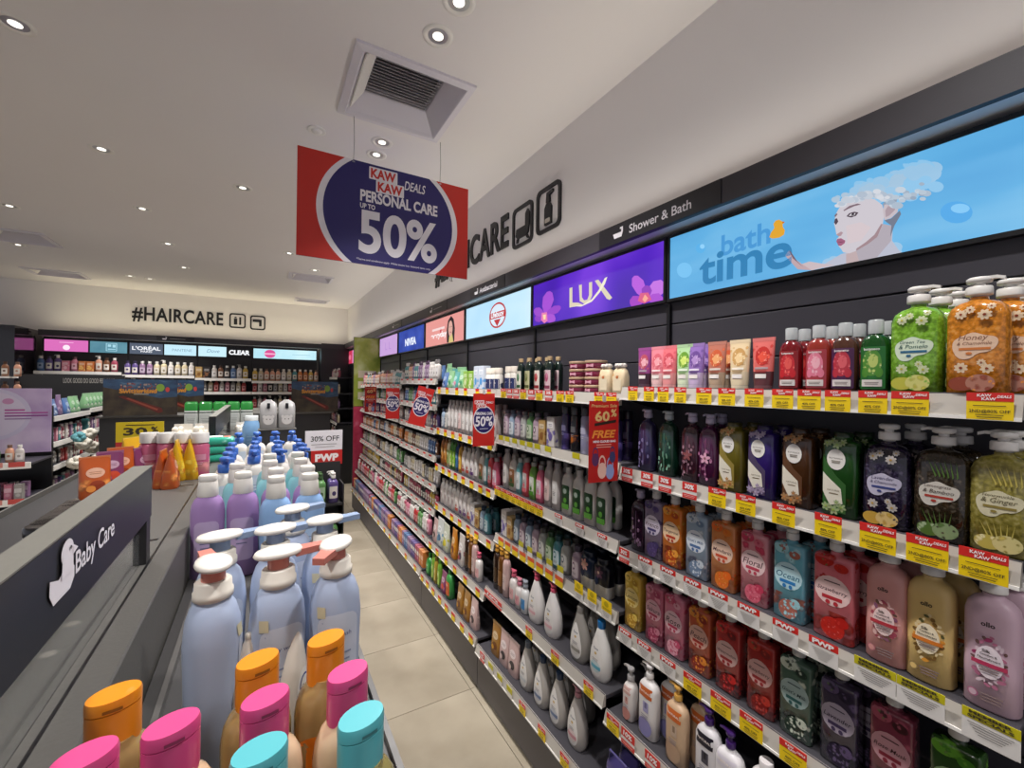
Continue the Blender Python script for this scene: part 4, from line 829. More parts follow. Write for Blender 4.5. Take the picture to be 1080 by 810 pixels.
# --- teardrop bottles
def drop(k, desc, base, cap, band, pump=False, w=.104, h=.198, lab='#dedad6', word='Dove', wc='#4c5a70'):
    p = Prod('body_wash_bottle', 'bottle', desc, w, .066, h); a, b = w / 2, .033
    p.body([(0, a * .72, b * .8, 2.4), (.004, a * .78, b * .86, 2.4), (h * .12, a * .95, b * .98, 2.4), (h * .3, a, b, 2.4), (h * .5, a * .93, b * .95, 2.4), (h * .7, a * .72, b * .82, 2.3), (h * .85, a * .5, b * .68, 2.2), (h * .95, a * .36, b * .58, 2), (h, a * .3, b * .48, 2)], C(base, .35, coat=.2), 24)
    p.shape([(x * a, z * h) for x, z in ((-.1, .86), (-.42, .66), (-.66, .42), (-.68, .22), (-.4, .1), (0, .07), (.4, .1), (.66, .22), (.64, .42), (.36, .66))], lab, True); p.t(word, 0, .62, .5, wc, .1, .02); p.e(.02, .53, .12, .025, '#c8a868'); p.e(.05, .28, .5, .11, hexmix(lab, band, .25)); p.r(.05, .27, .5, .035, band); p.lines(0, .42, .3, 2, '#9a969a', .03)
    if pump: p.pump(.014, col=cap, ang=math.pi, hh=.034, nz=.022)
    else: p.cap(.0165, .028, cap, .016, 'flat')
    return reg(k, p)
drop('drop_bluecap', 'white teardrop body wash with blue cap', '#d9d5d0', '#1f5f94', '#5aa6bc'); drop('drop_pinkpump', 'white teardrop body wash with pink pump', '#dad5d2', '#c8506a', '#d8a8b0', True); drop('drop_grey', 'pale grey teardrop body wash', '#aaa49e', '#5f6670', '#c4c8cc'); drop('drop_grey_blue', 'pale grey teardrop body wash with navy cap', '#aaa49e', '#2c3c54', '#6a7c9c'); drop('drop_grey_pink', 'pale grey teardrop body wash with rose pump', '#a8a19c', '#b07a84', '#c88a94', True); drop('drop_plain', 'plain grey teardrop bottle standing back', '#8f8a84', '#77736e', '#8a867f')  # last kind: darker grey body with a plain grey cap
# --- white curved shampoos, slim lotions
def slim(k, desc, base, lab, cap, w=.056, d=.04, h=.18, bend=1.0, bar=None, big=False):
    p = Prod('shampoo_bottle', 'bottle', desc, w, d, h); p.body(prof_round(w, d, h, 2.7, .05, .012, waist=bend), C(base, .35, coat=.2)); p.cap(.015, .022, cap, kind='flat')
    if big: p.pg([(-.75, .1), (.2, .06), (.5, .5), (.2, .8), (-.75, .75)], lab)
    else: p.r(0, .42, .75, .27, lab, .3)
    p.e(0, .55, .35, .06, hexmix(lab, '#ffffff', .5)); p.lines(0, .42, .4, 3, hexmix(lab, '#000000', .5), .035)
    if bar: p.r(0, .2, .7, .06, bar); p.e(.1, .34, .3, .06, bar)
    return reg(k, p)
slim('white_green', 'white shampoo with dark green leaf label', '#cfccc6', '#1e3a22', '#c8c4be', .07, .046, .19, 1, '#5a9a3c'); slim('grey_white', 'slim grey white lotion with flip cap', '#b8b0ac', '#d8d4d0', '#a8a09c', .056, .042, .195); slim('grey_pink', 'slim grey lotion with pink front', '#b4aaa6', '#d8bcb8', '#a89e9a', .056, .042, .195)
slim('red_grey', 'red and grey shower bottle', '#c8404a', '#bcb4b0', '#a8a09c', .06, .042, .175, 1, '#d86a74'); slim('green_grey', 'green and white shower bottle', '#6a9c3c', '#d4d8cc', '#a8a49c', .056, .042, .165, 1, '#4c8a2c'); slim('pink_grey', 'pink and white shower bottle', '#d0607c', '#dcc4cc', '#a49a9a', .056, .042, .16, 1, '#e08aa0'); slim('teal_white', 'teal and white shower bottle', '#6aa8ac', '#d0d8d6', '#b0b4b0', .05, .04, .165); slim('floral_white', 'cream bottle with brown floral front', '#cfc6be', '#8a5c3c', '#b4aca4', .075, .05, .17, 1, '#3a5a34')
slim('curve_white', 'white curved wash bottle with grey arc', '#cdc7c2', '#a89a98', '#c4beb8', .07, .05, .165, .9, None, True); slim('white_red', 'white wash bottle with red dot', '#cfc8c2', '#d8cec8', '#b8b0a8', .066, .046, .165, 1, '#a8483c'); slim('white_purple', 'white wash bottle with purple ribbon', '#cdc5c2', '#dad2d0', '#b4aca8', .066, .046, .17, 1, '#5c3a6c')
slim('brown_gold', 'orange brown herbal bottle', '#a8682c', '#c89048', '#5c3a1c', .06, .045, .19, 1, '#8c4a1c'); slim('green_leaf', 'leaf green herbal bottle', '#3c7a24', '#8ab83c', '#1c4a14', .05, .045, .19, 1, '#c8d08a'); slim('navy_blue', 'navy blue herbal bottle', '#1c3a6c', '#3a6a9c', '#14243c', .05, .045, .185); slim('gold_bottle', 'gold herbal bottle with dark cap', '#b8882c', '#d8b050', '#4a2c14', .05, .045, .18); slim('cream_herb', 'cream herbal bottle with green print', '#c8c0a0', '#8aa05c', '#8c7a4c', .056, .045, .185)
# --- small hand-care bottles with dark caps
def smallb(k, desc, base, lab, cap, dot=None):
    w, d, h = .058, .044, .125; p = Prod('hand_wash_bottle', 'bottle', desc, w, d, h); p.body(prof_round(w, d, h, 2.8, .03, .013), C(base, .3, coat=.3)); p.cap(.018, .022, cap); p.r(0, .4, .8, .27, lab, .3); p.e(-.1, .5, .35, .13, dot or hexmix(lab, '#102040', .7)); p.e(-.1, .5, .2, .07, hexmix(lab, '#ffffff', .4)); p.lines(0, .28, .5, 2, hexmix(lab, '#000000', .4), .04); return reg(k, p)
smallb('small_blue', 'small blue white bottle with dark cap', '#8ca0b4', '#c4ccd0', '#2c3a4c'); smallb('small_mauve', 'small mauve bottle with floral front', '#a890a0', '#c8b8bc', '#4c4450', '#6c4a64'); smallb('small_green', 'small green bottle with white front', '#5c8a54', '#b8c4a8', '#2c4a2c', '#3c6a34'); smallb('small_grey', 'small grey bottle with round badge', '#a8a8a4', '#c8c6c0', '#54524e'); smallb('small_teal', 'small teal bottle with white base', '#4c8a94', '#bcccd0', '#20484c', '#2c6a74')
def navyflower(k, desc, base, fl):
    w, d, h = .085, .055, .13; p = Prod('bath_salt_jar', 'jar', desc, w, d, h); p.body(prof_box(w, d, h, 4, .015, .025), printed(base, [('#c8c4bc', 6, 3, 0, .05, 1)], .3)).cap(.03, .02, hexmix(base, '#000000', .3)); p.f(-.15, .72, .55, fl, '#c8a890', 6); p.e(-.4, .46, .25, .13, '#14203c'); return reg(k, p)
navyflower('navy_flower', 'navy jar with peach flower print', '#1c2a44', '#d09a8c'); navyflower('dark_flower', 'dark jar with dull flower print', '#1a1a24', '#5a3c4c')
def pumpslim(k, desc, base, lab, pc, h=.2, w=.05):
    p = Prod('hair_treatment_bottle', 'bottle', desc, w, .042, h); p.body(prof_round(w, .042, h, 2.3, .03, .012), C(base, .25, coat=.4)); p.r(0, .4, .7, .2, lab); p.lines(0, .5, .4, 3, hexmix(lab, '#000000', .5), .05); p.pump(.014, col=pc, ang=math.pi, hh=.034, nz=.02); return reg(k, p)
pumpslim('ps_brown', 'dark brown hair treatment with gold pump', '#2c1c14', '#4a3420', '#c08a30'); pumpslim('ps_bronze', 'bronze hair treatment with gold pump', '#6c4420', '#8a5c2c', '#c08a30'); pumpslim('ps_rose', 'rose silver hair treatment with gold pump', '#c8a8a4', '#d4bab4', '#c89a4c')
pumpslim('ps_pink', 'white wash bottle with pink collar pump', '#d8d0cc', '#dca8a8', '#c0566c', .13, .058); pumpslim('ps_pink_small', 'short white wash bottle with pink pump', '#d6cecc', '#d89aa0', '#c87a8a', .11, .052); pumpslim('ps_blue', 'short white wash bottle with blue front', '#d4d4d4', '#4c8ac0', '#8c9098', .12, .052)
# --- dark oil bottles with cork caps
def oil(k, desc, lab, fl):
    w, d, h = .052, .04, .148; p = Prod('hair_oil_bottle', 'bottle', desc, w, d, h); p.body(prof_round(w, d, h, 2.8, .035, .011), C('#14221c', .12, coat=.6)); p.cap(.013, .02, '#a8906c'); p.r(0, .36, .88, .32, lab, .08); p.e(0, .45, .5, .14, fl); p.e(.1, .5, .25, .08, hexmix(fl, '#ffffff', .3)); p.r(0, .14, .8, .05, hexmix(fl, '#000000', .25)); return reg(k, p)
oil('oil_aloe', 'dark oil bottle with aloe label', '#d6d4c4', '#2c6a3c'); oil('oil_olive', 'dark oil bottle with olive label', '#b4b088', '#6a7034'); oil('oil_red', 'dark oil bottle with red fruit label', '#ded0c4', '#b8282c'); oil('oil_pink', 'dark oil bottle with pink blossom label', '#d8bcc0', '#b0486c')
p = Prod('body_scrub_jar', 'jar', 'pink body scrub jar with brown lid', .095, .095, .034); p.body([(0, .044, .044, 2), (.003, .047, .047, 2), (.022, .047, .047, 2), (.024, .046, .046, 2)], C('#8c2c4c', .25, coat=.3), 24); p.part('lid').lathe([(.0485, .0235), (.049, .026), (.049, .033), (.047, .0345)], C('#a8886c', .5), 24); p.r(-.1, .5, .4, .3, '#d89aac'); reg('jar_scrub', p)
p = Prod('bath_salt_pouch', 'pouch', 'cream bath salt pouch tied with white bow', .07, .04, .12); p.body([(0, .033, .018, 5), (.004, .035, .02, 5), (.07, .035, .02, 4), (.095, .03, .016, 3), (.108, .016, .01, 2)], printed('#d8c4a0', [('#b8884c', 40, .3, .07, .12, 3)], .6, 0)); q = p.part('bow')
for i in range(7): a = i * .9; q.lathe([(.004, .104), (.012, .112), (.006, .122)], C('#e4dcd2', .7), 8, .018 * math.cos(a), .01 * math.sin(a))
p.h = .122; p.r(0, .35, .6, .22, '#e0d2b4'); p.e(.0, .62, .2, .06, '#b86a3c'); reg('pouch_bow', p)
# --- spray cans, roll packs
def can(k, desc, base, low, cap, h=.165, r=.023, capr=None):
    p = Prod('spray_can', 'can', desc, r * 2, r * 2, h); p.body([(0, r * .95, r * .95, 2), (.004, r, r, 2), (h - .012, r, r, 2), (h - .004, r * .85, r * .85, 2), (h, r * .7, r * .7, 2)], printed(base, [(low, 20, .5, 0, h * .45, len(k))], .25), 18); p.cap(capr or r * .95, .035, cap, kind='flat' if not capr else 'dome'); p.r(0, .6, .7, .08, hexmix(base, '#ffffff', .3)); (p.r(0, .38, .96, .3, low) if k == 'can_navy' else None); p.lines(0, .45, .4, 2, hexmix(base, '#ffffff', .5), .04); return reg(k, p)
can('can_violet', 'tall violet body spray can', '#2c2450', '#5a4c90', '#1a1a24'); can('can_ember', 'black body spray can with orange glow', '#1c1a1e', '#d0701c', '#16161a'); can('can_silver', 'slim lilac grey body spray can', '#8c8ca8', '#a8a8c0', '#2a2a34'); can('can_navy', 'white spray bottle with navy label', '#dcd6cc', '#26305c', '#d8cec0', .1, .026); can('can_pinkcap', 'pink metallic aerosol with white cap', '#b85a78', '#d88a8c', '#dcd8d2', .13, .03)
# --- refill pouches and soft packs
def pouch(k, desc, base, c1, c2, w=.09, h=.17, d=.045, spout=False, name='refill_pouch'):
    p = Prod(name, 'pouch', desc, w, d, h); a, b = w / 2, d / 2
    p.body([(0, a * .94, b * .9, 4), (.006, a, b, 4), (h * .35, a, b * .9, 3.2), (h * .7, a, b * .5, 3), (h * .92, a, b * .12, 4), (h, a, .0016, 5)], printed(base, [(c1, 26, .4, h * .1, h * .5, len(k)), (c2, 18, .36, h * .05, h * .3, 2)], .3, .3), 20)
    p.e(0, .62, .6, .12, hexmix(base, '#ffffff', .5)); p.lines(0, .64, .4, 2, hexmix(c1, '#000000', .3), .04); p.e(.1, .32, .5, .12, c2); p.e(-.3, .25, .3, .08, c1)
    p.part('seal').box(-a, a, -.0022, .0022, h - .012, h + .001, C(hexmix(base, '#ffffff', .2), .3))
    if spout: p.part('spout').cyl(a * .6, 0, h, h + .016, .009, PW, 12)
    return reg(k, p)
pouch('pouch_gold', 'golden brown refill pouch', '#9c6c28', '#c8902c', '#6c3c14'); pouch('pouch_rose', 'pale rose refill pouch with dark seal mark', '#c8a8a4', '#d8bcb4', '#3c3438'); pouch('pouch_blue', 'white and blue refill pouch', '#ccd0cc', '#5a8aa8', '#3a6a8c', .11, .2); pouch('pouch_lime', 'white and yellow green refill pouch', '#c8ccb8', '#b8b82c', '#d8c82c', .11, .19); pouch('pouch_amber', 'amber refill pouch with dark fruit', '#c87c20', '#e0a030', '#6c2c1c', .08, .2); pouch('pouch_wave', 'white refill pouch with dark red flower', '#ccc4be', '#a83444', '#3c2a44', .09, .2); pouch('pouch_orange', 'orange pink refill pouch', '#d07a54', '#e0a04c', '#c8485c', .08, .15); pouch('pouch_pink', 'pink refill pouch', '#c87088', '#d898a4', '#8c3c5c', .08, .15); pouch('pouch_lilac', 'lilac refill pouch', '#8c7098', '#b8a0bc', '#5c4470', .08, .15)
pouch('pouch_greenpad', 'pale green sanitary pad pack', '#8cc08c', '#d8e0d0', '#3c8a5c', .1, .13, .06, False, 'pad_pack'); pouch('pouch_tealpad', 'teal and white sanitary pad pack', '#58a8a4', '#d0e4e0', '#d88aa0', .1, .12, .06, False, 'pad_pack'); pouch('pouch_bluepad', 'blue sanitary pad pack', '#5c80b8', '#c8d4e4', '#304c8c', .1, .12, .06, False, 'pad_pack')
pouch('pouch_yellow', 'yellow standing cotton pouch', '#d8a818', '#e8c83c', '#c8701c', .09, .175, .075, False, 'cotton_pouch'); pouch('pouch_flame', 'orange brown cotton pouch', '#b85420', '#e08a3c', '#8c3414', .085, .15, .06, False, 'cotton_pouch'); pouch('pouch_violet', 'violet red cotton pouch', '#7c3860', '#a85c80', '#c8482c', .085, .14, .05, False, 'cotton_pouch')
def carton(k, desc, base, c1, w=.07, d=.05, h=.13, name='soap_carton'):
    p = Prod(name, 'box', desc, w, d, h); p.secs = [(0, w / 2, d / 2, 40), (h, w / 2, d / 2, 40)]; p.hb = h
    p.part('box').box(-w / 2, w / 2, -d / 2, d / 2, 0, h, printed(base, [(c1, 30, .35, 0, h * .6, len(k))], .45, .1), .0012); p.part('flap').box(-w / 2 + .002, w / 2 - .002, -d / 2 + .001, d / 2 - .002, h, h + .0012, C(hexmix(base, '#ffffff', .15), .5)); p.r(0, .75, .7, .1, hexmix(base, '#ffffff', .5)); p.lines(0, .76, .5, 2, hexmix(c1, '#000000', .3), .05); p.e(0, .35, .5, .16, c1); return reg(k, p)
carton('carton_white', 'white soap carton with purple stripe', '#cfc8c4', '#6a5c9c', .06, .05, .14); carton('carton_tan', 'tan soap carton', '#b89458', '#8c5c2c', .06, .05, .12); carton('carton_lime', 'lime green pack with pale front', '#8cb844', '#d8e4b0', .08, .05, .12); carton('carton_sky', 'white carton with sky blue top', '#c8d0dc', '#4c94d0', .07, .05, .15); carton('carton_purple', 'grey purple soap carton', '#8c7c98', '#5c4a78', .05, .06, .11); carton('carton_navy', 'navy soap carton', '#2c3460', '#8c94b8', .05, .06, .1); carton('carton_orange', 'orange soap carton', '#c8743c', '#e0b060', .05, .06, .1); carton('carton_rose', 'rose pink soap carton', '#c87888', '#e4b4bc', .05, .06, .1); carton('carton_cream', 'cream soap carton with red print', '#d0c4b0', '#b84c44', .05, .06, .11); carton('carton_black', 'black hair colour carton with brown print', '#2a2424', '#8c5c3c', .06, .05, .12)
p = Prod('shower_refill_pack', 'pack', 'violet refill pack with orange number', .085, .05, .16); p.body([(0, .04, .022, 5), (.006, .0425, .025, 5), (.12, .0425, .022, 5), (.15, .0425, .006, 5), (.16, .0425, .002, 6)], printed('#4a4278', [('#8a86b0', 22, .4, 0, .07, 3), ('#1c1a40', 9, .5, .09, .16, 2)], .25), 18); p.part('seal').box(-.0425, .0425, -.003, .003, .15, .161, C('#5a5488', .35)); p.t('5X', 0, .55, .7, '#c8542c', 0, .04); p.lines(0, .35, .5, 2, '#c8c4dc', .05); reg('fivepack', p)
p = Prod('body_cream_jar', 'jar', 'black cream jar with black lid', .06, .06, .075); p.body([(0, .028, .028, 2), (.004, .03, .03, 2), (.048, .03, .03, 2), (.052, .027, .027, 2)], C('#1c1b1d', .2, coat=.4), 20); p.part('ring').lathe([(.0285, .051), (.0305, .053), (.0305, .056), (.028, .057)], METAL, 20); p.part('lid').lathe([(.03, .057), (.031, .059), (.031, .076), (.028, .079)], C('#131214', .25, coat=.4), 20); p.r(0, .5, .6, .25, '#8c8478'); reg('blackjar', p)
big_green_ = slim('green_big', 'round bottomed bright green bottle', '#2c7a34', '#4ca050', '#1c5424', .085, .06, .13, 1); slim('green_tube', 'tall lime green bottle', '#6c9c34', '#a8c85c', '#3c6a1c', .045, .04, .17); slim('green_orange', 'green bottle with orange label', '#3c8c44', '#d0602c', '#2c6a30', .08, .055, .16); slim('yellow_bottle', 'narrow yellow brown bottle', '#a88c34', '#c8b05c', '#5c4a1c', .04, .04, .16)
# generic small stock for the far bays
FARCOL = {'pink': '#c8788c', 'rose': '#a84c60', 'mauve': '#8c6a8c', 'violet': '#5c4a84', 'white': '#cdc6c0', 'cream': '#cfc09c', 'green': '#5c8c50', 'teal': '#4c8c90', 'blue': '#4c6c9c', 'brown': '#7c5034', 'orange': '#c8783c', 'yellow': '#cfae48', 'grey': '#98948f', 'black': '#2c2a2c', 'red': '#b03434', 'peach': '#d8a084'}
for i, (nm, col) in enumerate(FARCOL.items()):
    lab = '#ddd6cc' if i % 2 else hexmix(col, '#ffffff', .45)
    p = Prod('small_bottle', 'bottle', f'small {nm} bottle with pale label', .05, .038, .115); p.body(prof_round(.05, .038, .115, 2.8, .03, .012), C(col, .3, coat=.3), 14); p.cap(.014, .022, '#d8d4ce' if i % 3 else hexmix(col, '#000000', .5), n=12); p.r(0, .42, .8, .22, lab); p.e(0, .45, .4, .08, hexmix(col, '#000000', .2), n=10); reg('sb_' + nm, p)
    p = Prod('small_carton', 'box', f'small {nm} carton with printed band', .045, .05, .12); p.secs = [(0, .0225, .025, 40), (.12, .0225, .025, 40)]; p.hb = .12; p.part('box').box(-.0225, .0225, -.025, .025, 0, .12, C(col, .45), .001); p.part('flap').box(-.021, .021, -.024, .024, .12, .121, C(hexmix(col, '#ffffff', .2), .5)); p.r(0, .6, .9, .14, lab); p.e(0, .3, .6, .12, hexmix(col, '#ffffff', .3), n=10); reg('sc_' + nm, p)
    p = Prod('small_pump_bottle', 'bottle', f'small {nm} pump bottle', .05, .04, .12); p.body(prof_round(.05, .04, .12, 3, .02, .01), C(col, .3, coat=.3), 14); p.r(0, .45, .8, .25, lab); p.e(.1, .4, .4, .1, hexmix(col, '#000000', .25), n=10); p.pump(.012, ang=math.pi, hh=.03, nz=.014, col='#dcd8d2' if i % 2 else hexmix(col, '#000000', .35)); reg('sp_' + nm, p)
COUNT = [0]
def put(k, x, y, z, rot, where, tiltx=0, sc=1):
    p = KN[k]; lab = f'{p.desc} {where}'
    if len(lab.split()) > 16: lab = lab.replace(' light box', ' box')
    if len(lab.split()) > 16: print('long', lab)
    o = thing(p.name, lab, p.cat, (x, y, z), rot, lab)
    if sc != 1: o.scale = (sc, sc, sc)
    if tiltx: o.rotation_euler = (tiltx, 0, rot)
    for nm, me in p.meshes: link(nm, me, o)
    COUNT[0] += 1
    return o
def where(b, ti, row=0):
    n = len(TIERS[b])
    if row: return f'in back row, {"base" if ti == n - 1 else TN[ti]} shelf under {BOXN[b]}'.replace(' light box', ' box') if row == 1 else f'in rearmost row, {TN[ti]} shelf under {BOXN[b]}'.replace(' light box', ' box')
    return f'on {"base" if ti == n - 1 else TN[ti]} shelf under {BOXN[b]}'
def on_shelf(b, ti, k, px, py=None, dx=.012, row=0, jit=.0, z=0.0):
    """product centred on photo column px, front set dx behind the rail"""
    p = KN[k]; X = TIERS[b][ti][1] + .014 + dx + p.d / 2 + row * (p.d + .008)
    q = at_x(px, py or 420, X - p.d * .3)
    return put(k, X, q.y, surf(b, ti) + z, FACE_AISLE + random.uniform(-jit, jit), where(b, ti, row))
def run(b, ti, seq, start=None, gap=.004, dx=.014, rows=1, jit=.05, sc=1):
    """fill a shelf from its far end to its near end"""
    y = (YB[b + 1] - .03) if start is None else start
    for it in seq:
        if isinstance(it, (int, float)): y -= it; continue
        k, n = (it, 1) if isinstance(it, str) else it
        p = KN[k]
        for _ in range(n):
            if y - p.w < YB[b] + .012: return
            for r_ in range(rows):
                X = TIERS[b][ti][1] + .014 + dx + p.d / 2 + r_ * (p.d + .01)
                if X + p.d / 2 > XW - .04: break
                put(k, X, y - p.w / 2, surf(b, ti), FACE_AISLE + random.uniform(-jit, jit), where(b, ti, r_), 0, sc)
            y -= p.w + gap
# ---- near bay
for k, px in (('tube_plum', 678), ('tube_pink', 692), ('tube_coral', 704), ('tube_green', 720), ('tube_lilac', 732), ('tube_peach', 754), ('tube_beige', 778), ('tube_straw', 803)): on_shelf(0, 0, k, px, 390, .02)
for k, px in (('tube_coral', 699), ('tube_lilac', 740), ('tube_peach', 766)): on_shelf(0, 0, k, px, 390, .02, 1)
for k, px in (('fruit_strawberry', 832), ('fruit_peony', 861), ('fruit_berry', 889), ('fruit_kiwi', 921)): on_shelf(0, 0, k, px, 380, .012); on_shelf(0, 0, k, px + 14, 380, .012, 1)
on_shelf(0, 0, 'big_green', 965, 370, .01); on_shelf(0, 0, 'big_green', 988, 370, .01, 1); on_shelf(0, 0, 'big_green', 1006, 370, .01, 2)
on_shelf(0, 0, 'big_honey', 1029, 370, .002); on_shelf(0, 0, 'big_honey', 1062, 370, .002, 1); on_shelf(0, 0, 'big_honey', 1082, 370, .002, 2)
for k, px in (('dot_violet', 680), ('dot_green', 702), ('dot_maroon', 727), ('dot_magenta', 746), ('pack_olive', 771), ('pack_purple', 803), ('pack_coffee', 841), ('pack_green', 886), ('big_lavender', 934), ('big_lemongrass', 992), ('big_ginger', 1056)):
    on_shelf(0, 1, k, px, 490, .016)
for k, px in (('dot_magenta', 758), ('big_lavender', 962), ('big_lemongrass', 1010), ('big_ginger', 1068), ('pack_olive', 792), ('pack_green', 908), ('pack_coffee', 862), ('pack_purple', 824)): on_shelf(0, 1, k, px, 490, .016, 1)
for k, px in (('dot_dark', 672), ('gel_lavender', 689), ('gel_tangerine', 709), ('gel_milk', 735), ('gel_mandarin', 763), ('gel_floral', 796), ('gel_ocean', 833), ('gel_strawberry', 880), ('lotion_pink', 935), ('lotion_yellow', 981), ('lotion_lilac', 1046)):
    on_shelf(0, 2, k, px, 590, .018)
for k, px in (('gel_milk', 757), ('gel_mandarin', 788), ('gel_floral', 822), ('gel_ocean', 862), ('gel_strawberry', 902), ('lotion_pink', 962), ('lotion_yellow', 1006), ('lotion_lilac', 1072), ('gel_tangerine', 730)): on_shelf(0, 2, k, px, 590, .018, 1)
for k, px in (('gel_citrus', 667), ('gel_sakura', 690), ('gel_rose', 711), ('gel_peach', 738), ('gel_watermelon', 768), ('gel_raspberry', 803), ('gel_goat', 840), ('gel_lavender_dark', 886), ('gel_dark_rose', 942), ('gel_aloe', 1010)):
    on_shelf(0, 3, k, px, 690, .018)
for k, px in (('gel_rose', 735), ('gel_peach', 762), ('gel_watermelon', 794), ('gel_raspberry', 830), ('gel_goat', 868), ('gel_lavender_dark', 920)): on_shelf(0, 3, k, px, 690, .018, 1)
for k, px in (('wash_small', 662), ('wash_white', 682), ('wash_beige', 712), ('wash_black', 745), ('wash_purple', 768), ('wash_red', 806)): on_shelf(0, 4, k, px, 750, .02)
for k, px in (('wash_small', 680), ('wash_white', 705), ('wash_beige', 738)): on_shelf(0, 4, k, px, 750, .02, 1)
run(0, 5, [('fivepack', 6), ('carton_rose', 3), ('carton_cream', 3)], rows=2)
# ---- orchid bay
run(1, 0, ['can_navy', 'can_navy', .012, 'oil_aloe', .02, 'oil_olive', .03, 'oil_red', .03, 'oil_pink', .012], rows=2, gap=.012)
for yy in (1.535, 1.425):
    for i in range(4): put('jar_scrub', XS + .075, yy, surf(1, 0) + i * .0352, FACE_AISLE + .1 * i, where(1, 0))
for yy in (1.335, 1.255): put('pouch_bow', XS + .055, yy, surf(1, 0), FACE_AISLE, where(1, 0))
run(1, 1, ['small_mauve', 'small_blue', 'small_mauve', 'small_grey', 'small_green', 'small_mauve', 'carton_tan', .01, 'carton_white', .04, 'can_violet', .02, 'can_ember', .02, 'can_silver', .09, 'can_ember', 'can_violet'], rows=2)
run(1, 2, ['grey_white', 'floral_white', 'teal_white', 'red_grey', 'green_grey', 'pink_grey', .006, 'grey_pink', 'grey_white', .01, ('white_green', 4)], rows=2, gap=.01)
run(1, 3, ['carton_white', 'carton_tan', 'small_blue', 'small_mauve', 'small_blue', 'small_mauve', 'small_grey', 'small_green', 'small_teal', 'small_grey', .02, 'small_mauve', 'navy_flower', 'dark_flower'], rows=2)
run(1, 4, ['ps_brown', 'ps_bronze', 'ps_rose', .02, 'ps_pink', 'ps_pink_small', 'ps_blue', .006, 'drop_pinkpump', .03, 'drop_pinkpump', .09, 'drop_plain', .02, 'drop_bluecap'], dx=.02)
for yy in (1.5, 1.42, 1.33): put('drop_plain', XB + .15, yy, surf(1, 4), FACE_AISLE, where(1, 4))
run(1, 5, [.06, 'pouch_gold', 'pouch_rose', 'pouch_rose', .01, 'drop_grey', .02, 'drop_grey_blue', .02, 'drop_grey_blue', .02, 'drop_grey_pink', .03, 'drop_grey'], dx=.03)
for yy in (1.85, 1.72, 1.6, 1.48): put('drop_plain', XK + .2, yy, surf(1, 5), FACE_AISLE, where(1, 5))
# ---- badge bay
run(2, 0, [('pouch_bluepad', 1), ('pouch_greenpad', 1), ('pouch_tealpad', 1), 'pouch_greenpad', 'carton_lime', 'carton_lime', 'carton_sky', 'carton_sky', .01, ('can_navy', 3)], gap=.006)
for yy, k in ((3.12, 'pouch_greenpad'), (3.02, 'pouch_tealpad'), (2.92, 'pouch_greenpad')): put(k, XS + .12, yy, surf(2, 0) + .03, FACE_AISLE + .3, where(2, 0), .25)
run(2, 1, ['small_blue', 'small_grey', ('grey_white', 3), 'grey_pink', ('grey_white', 3), 'white_purple', 'grey_white', 'green_grey', 'grey_white', 'grey_white'], gap=.01, rows=2)
run(2, 2, ['brown_gold', 'brown_gold', 'cream_herb', 'green_leaf', 'green_leaf', 'navy_blue', 'gold_bottle', 'white_red', 'white_red', 'white_purple', 'grey_white', 'floral_white', 'teal_white', 'red_grey', 'pink_grey'], rows=2)
run(2, 3, [('curve_white', 4), 'white_red', ('white_purple', 2), 'white_red', 'carton_white', 'carton_tan', 'small_blue', 'small_teal'], rows=2)
run(2, 4, ['pouch_rose', 'pouch_blue', 'pouch_lime', .05, 'pouch_amber', .04, 'pouch_wave', .02, ('ps_brown', 1), 'ps_bronze', 'ps_rose', 'ps_pink'])
run(2, 5, ['green_big', .03, 'green_tube', 'yellow_bottle', .02, 'green_tube', 'pouch_violet', 'green_orange', .1, 'pouch_gold', 'pouch_gold', 'pouch_rose'], rows=1, gap=.012)
# ---- the two far bays: mixed small stock
def farrun(b, ti, fam, cols):
    seq = []
    while len(seq) < 20: seq += [(fam[len(seq) % len(fam)] + random.choice(cols), random.choice((1, 2, 2)))]
    run(b, ti, seq, gap=.008, jit=.08, sc=.86 if 0 < ti < 6 else 1)
SETS = [(('sp_', 'sb_'), ('pink', 'white', 'mauve', 'teal', 'peach')), (('sb_', 'sp_'), ('teal', 'blue', 'white', 'grey', 'green')), (('sp_', 'sb_'), ('rose', 'pink', 'white', 'violet')), (('sb_',), ('orange', 'brown', 'cream', 'white', 'peach', 'blue')), (('sb_', 'sc_'), ('white', 'grey', 'green', 'cream', 'brown')), (('sp_', 'sb_'), ('black', 'brown', 'rose', 'yellow', 'white')), (('sb_', 'sp_'), ('pink', 'white', 'green', 'rose', 'red')), (('sc_',), ('violet', 'mauve', 'blue', 'orange', 'rose'))]
for b in (3, 4, 5):
    for ti in range(8):
        fam, cols = SETS[ti]; farrun(b, ti, fam, cols)
for yy, k in ((4.1, 'pouch_bluepad'), (3.95, 'pouch_greenpad'), (3.8, 'pouch_tealpad'), (3.65, 'pouch_greenpad'), (3.5, 'pouch_bluepad'), (3.35, 'pouch_greenpad')): put(k, XS + .17, yy, surf(3, 0), FACE_AISLE, where(3, 0))
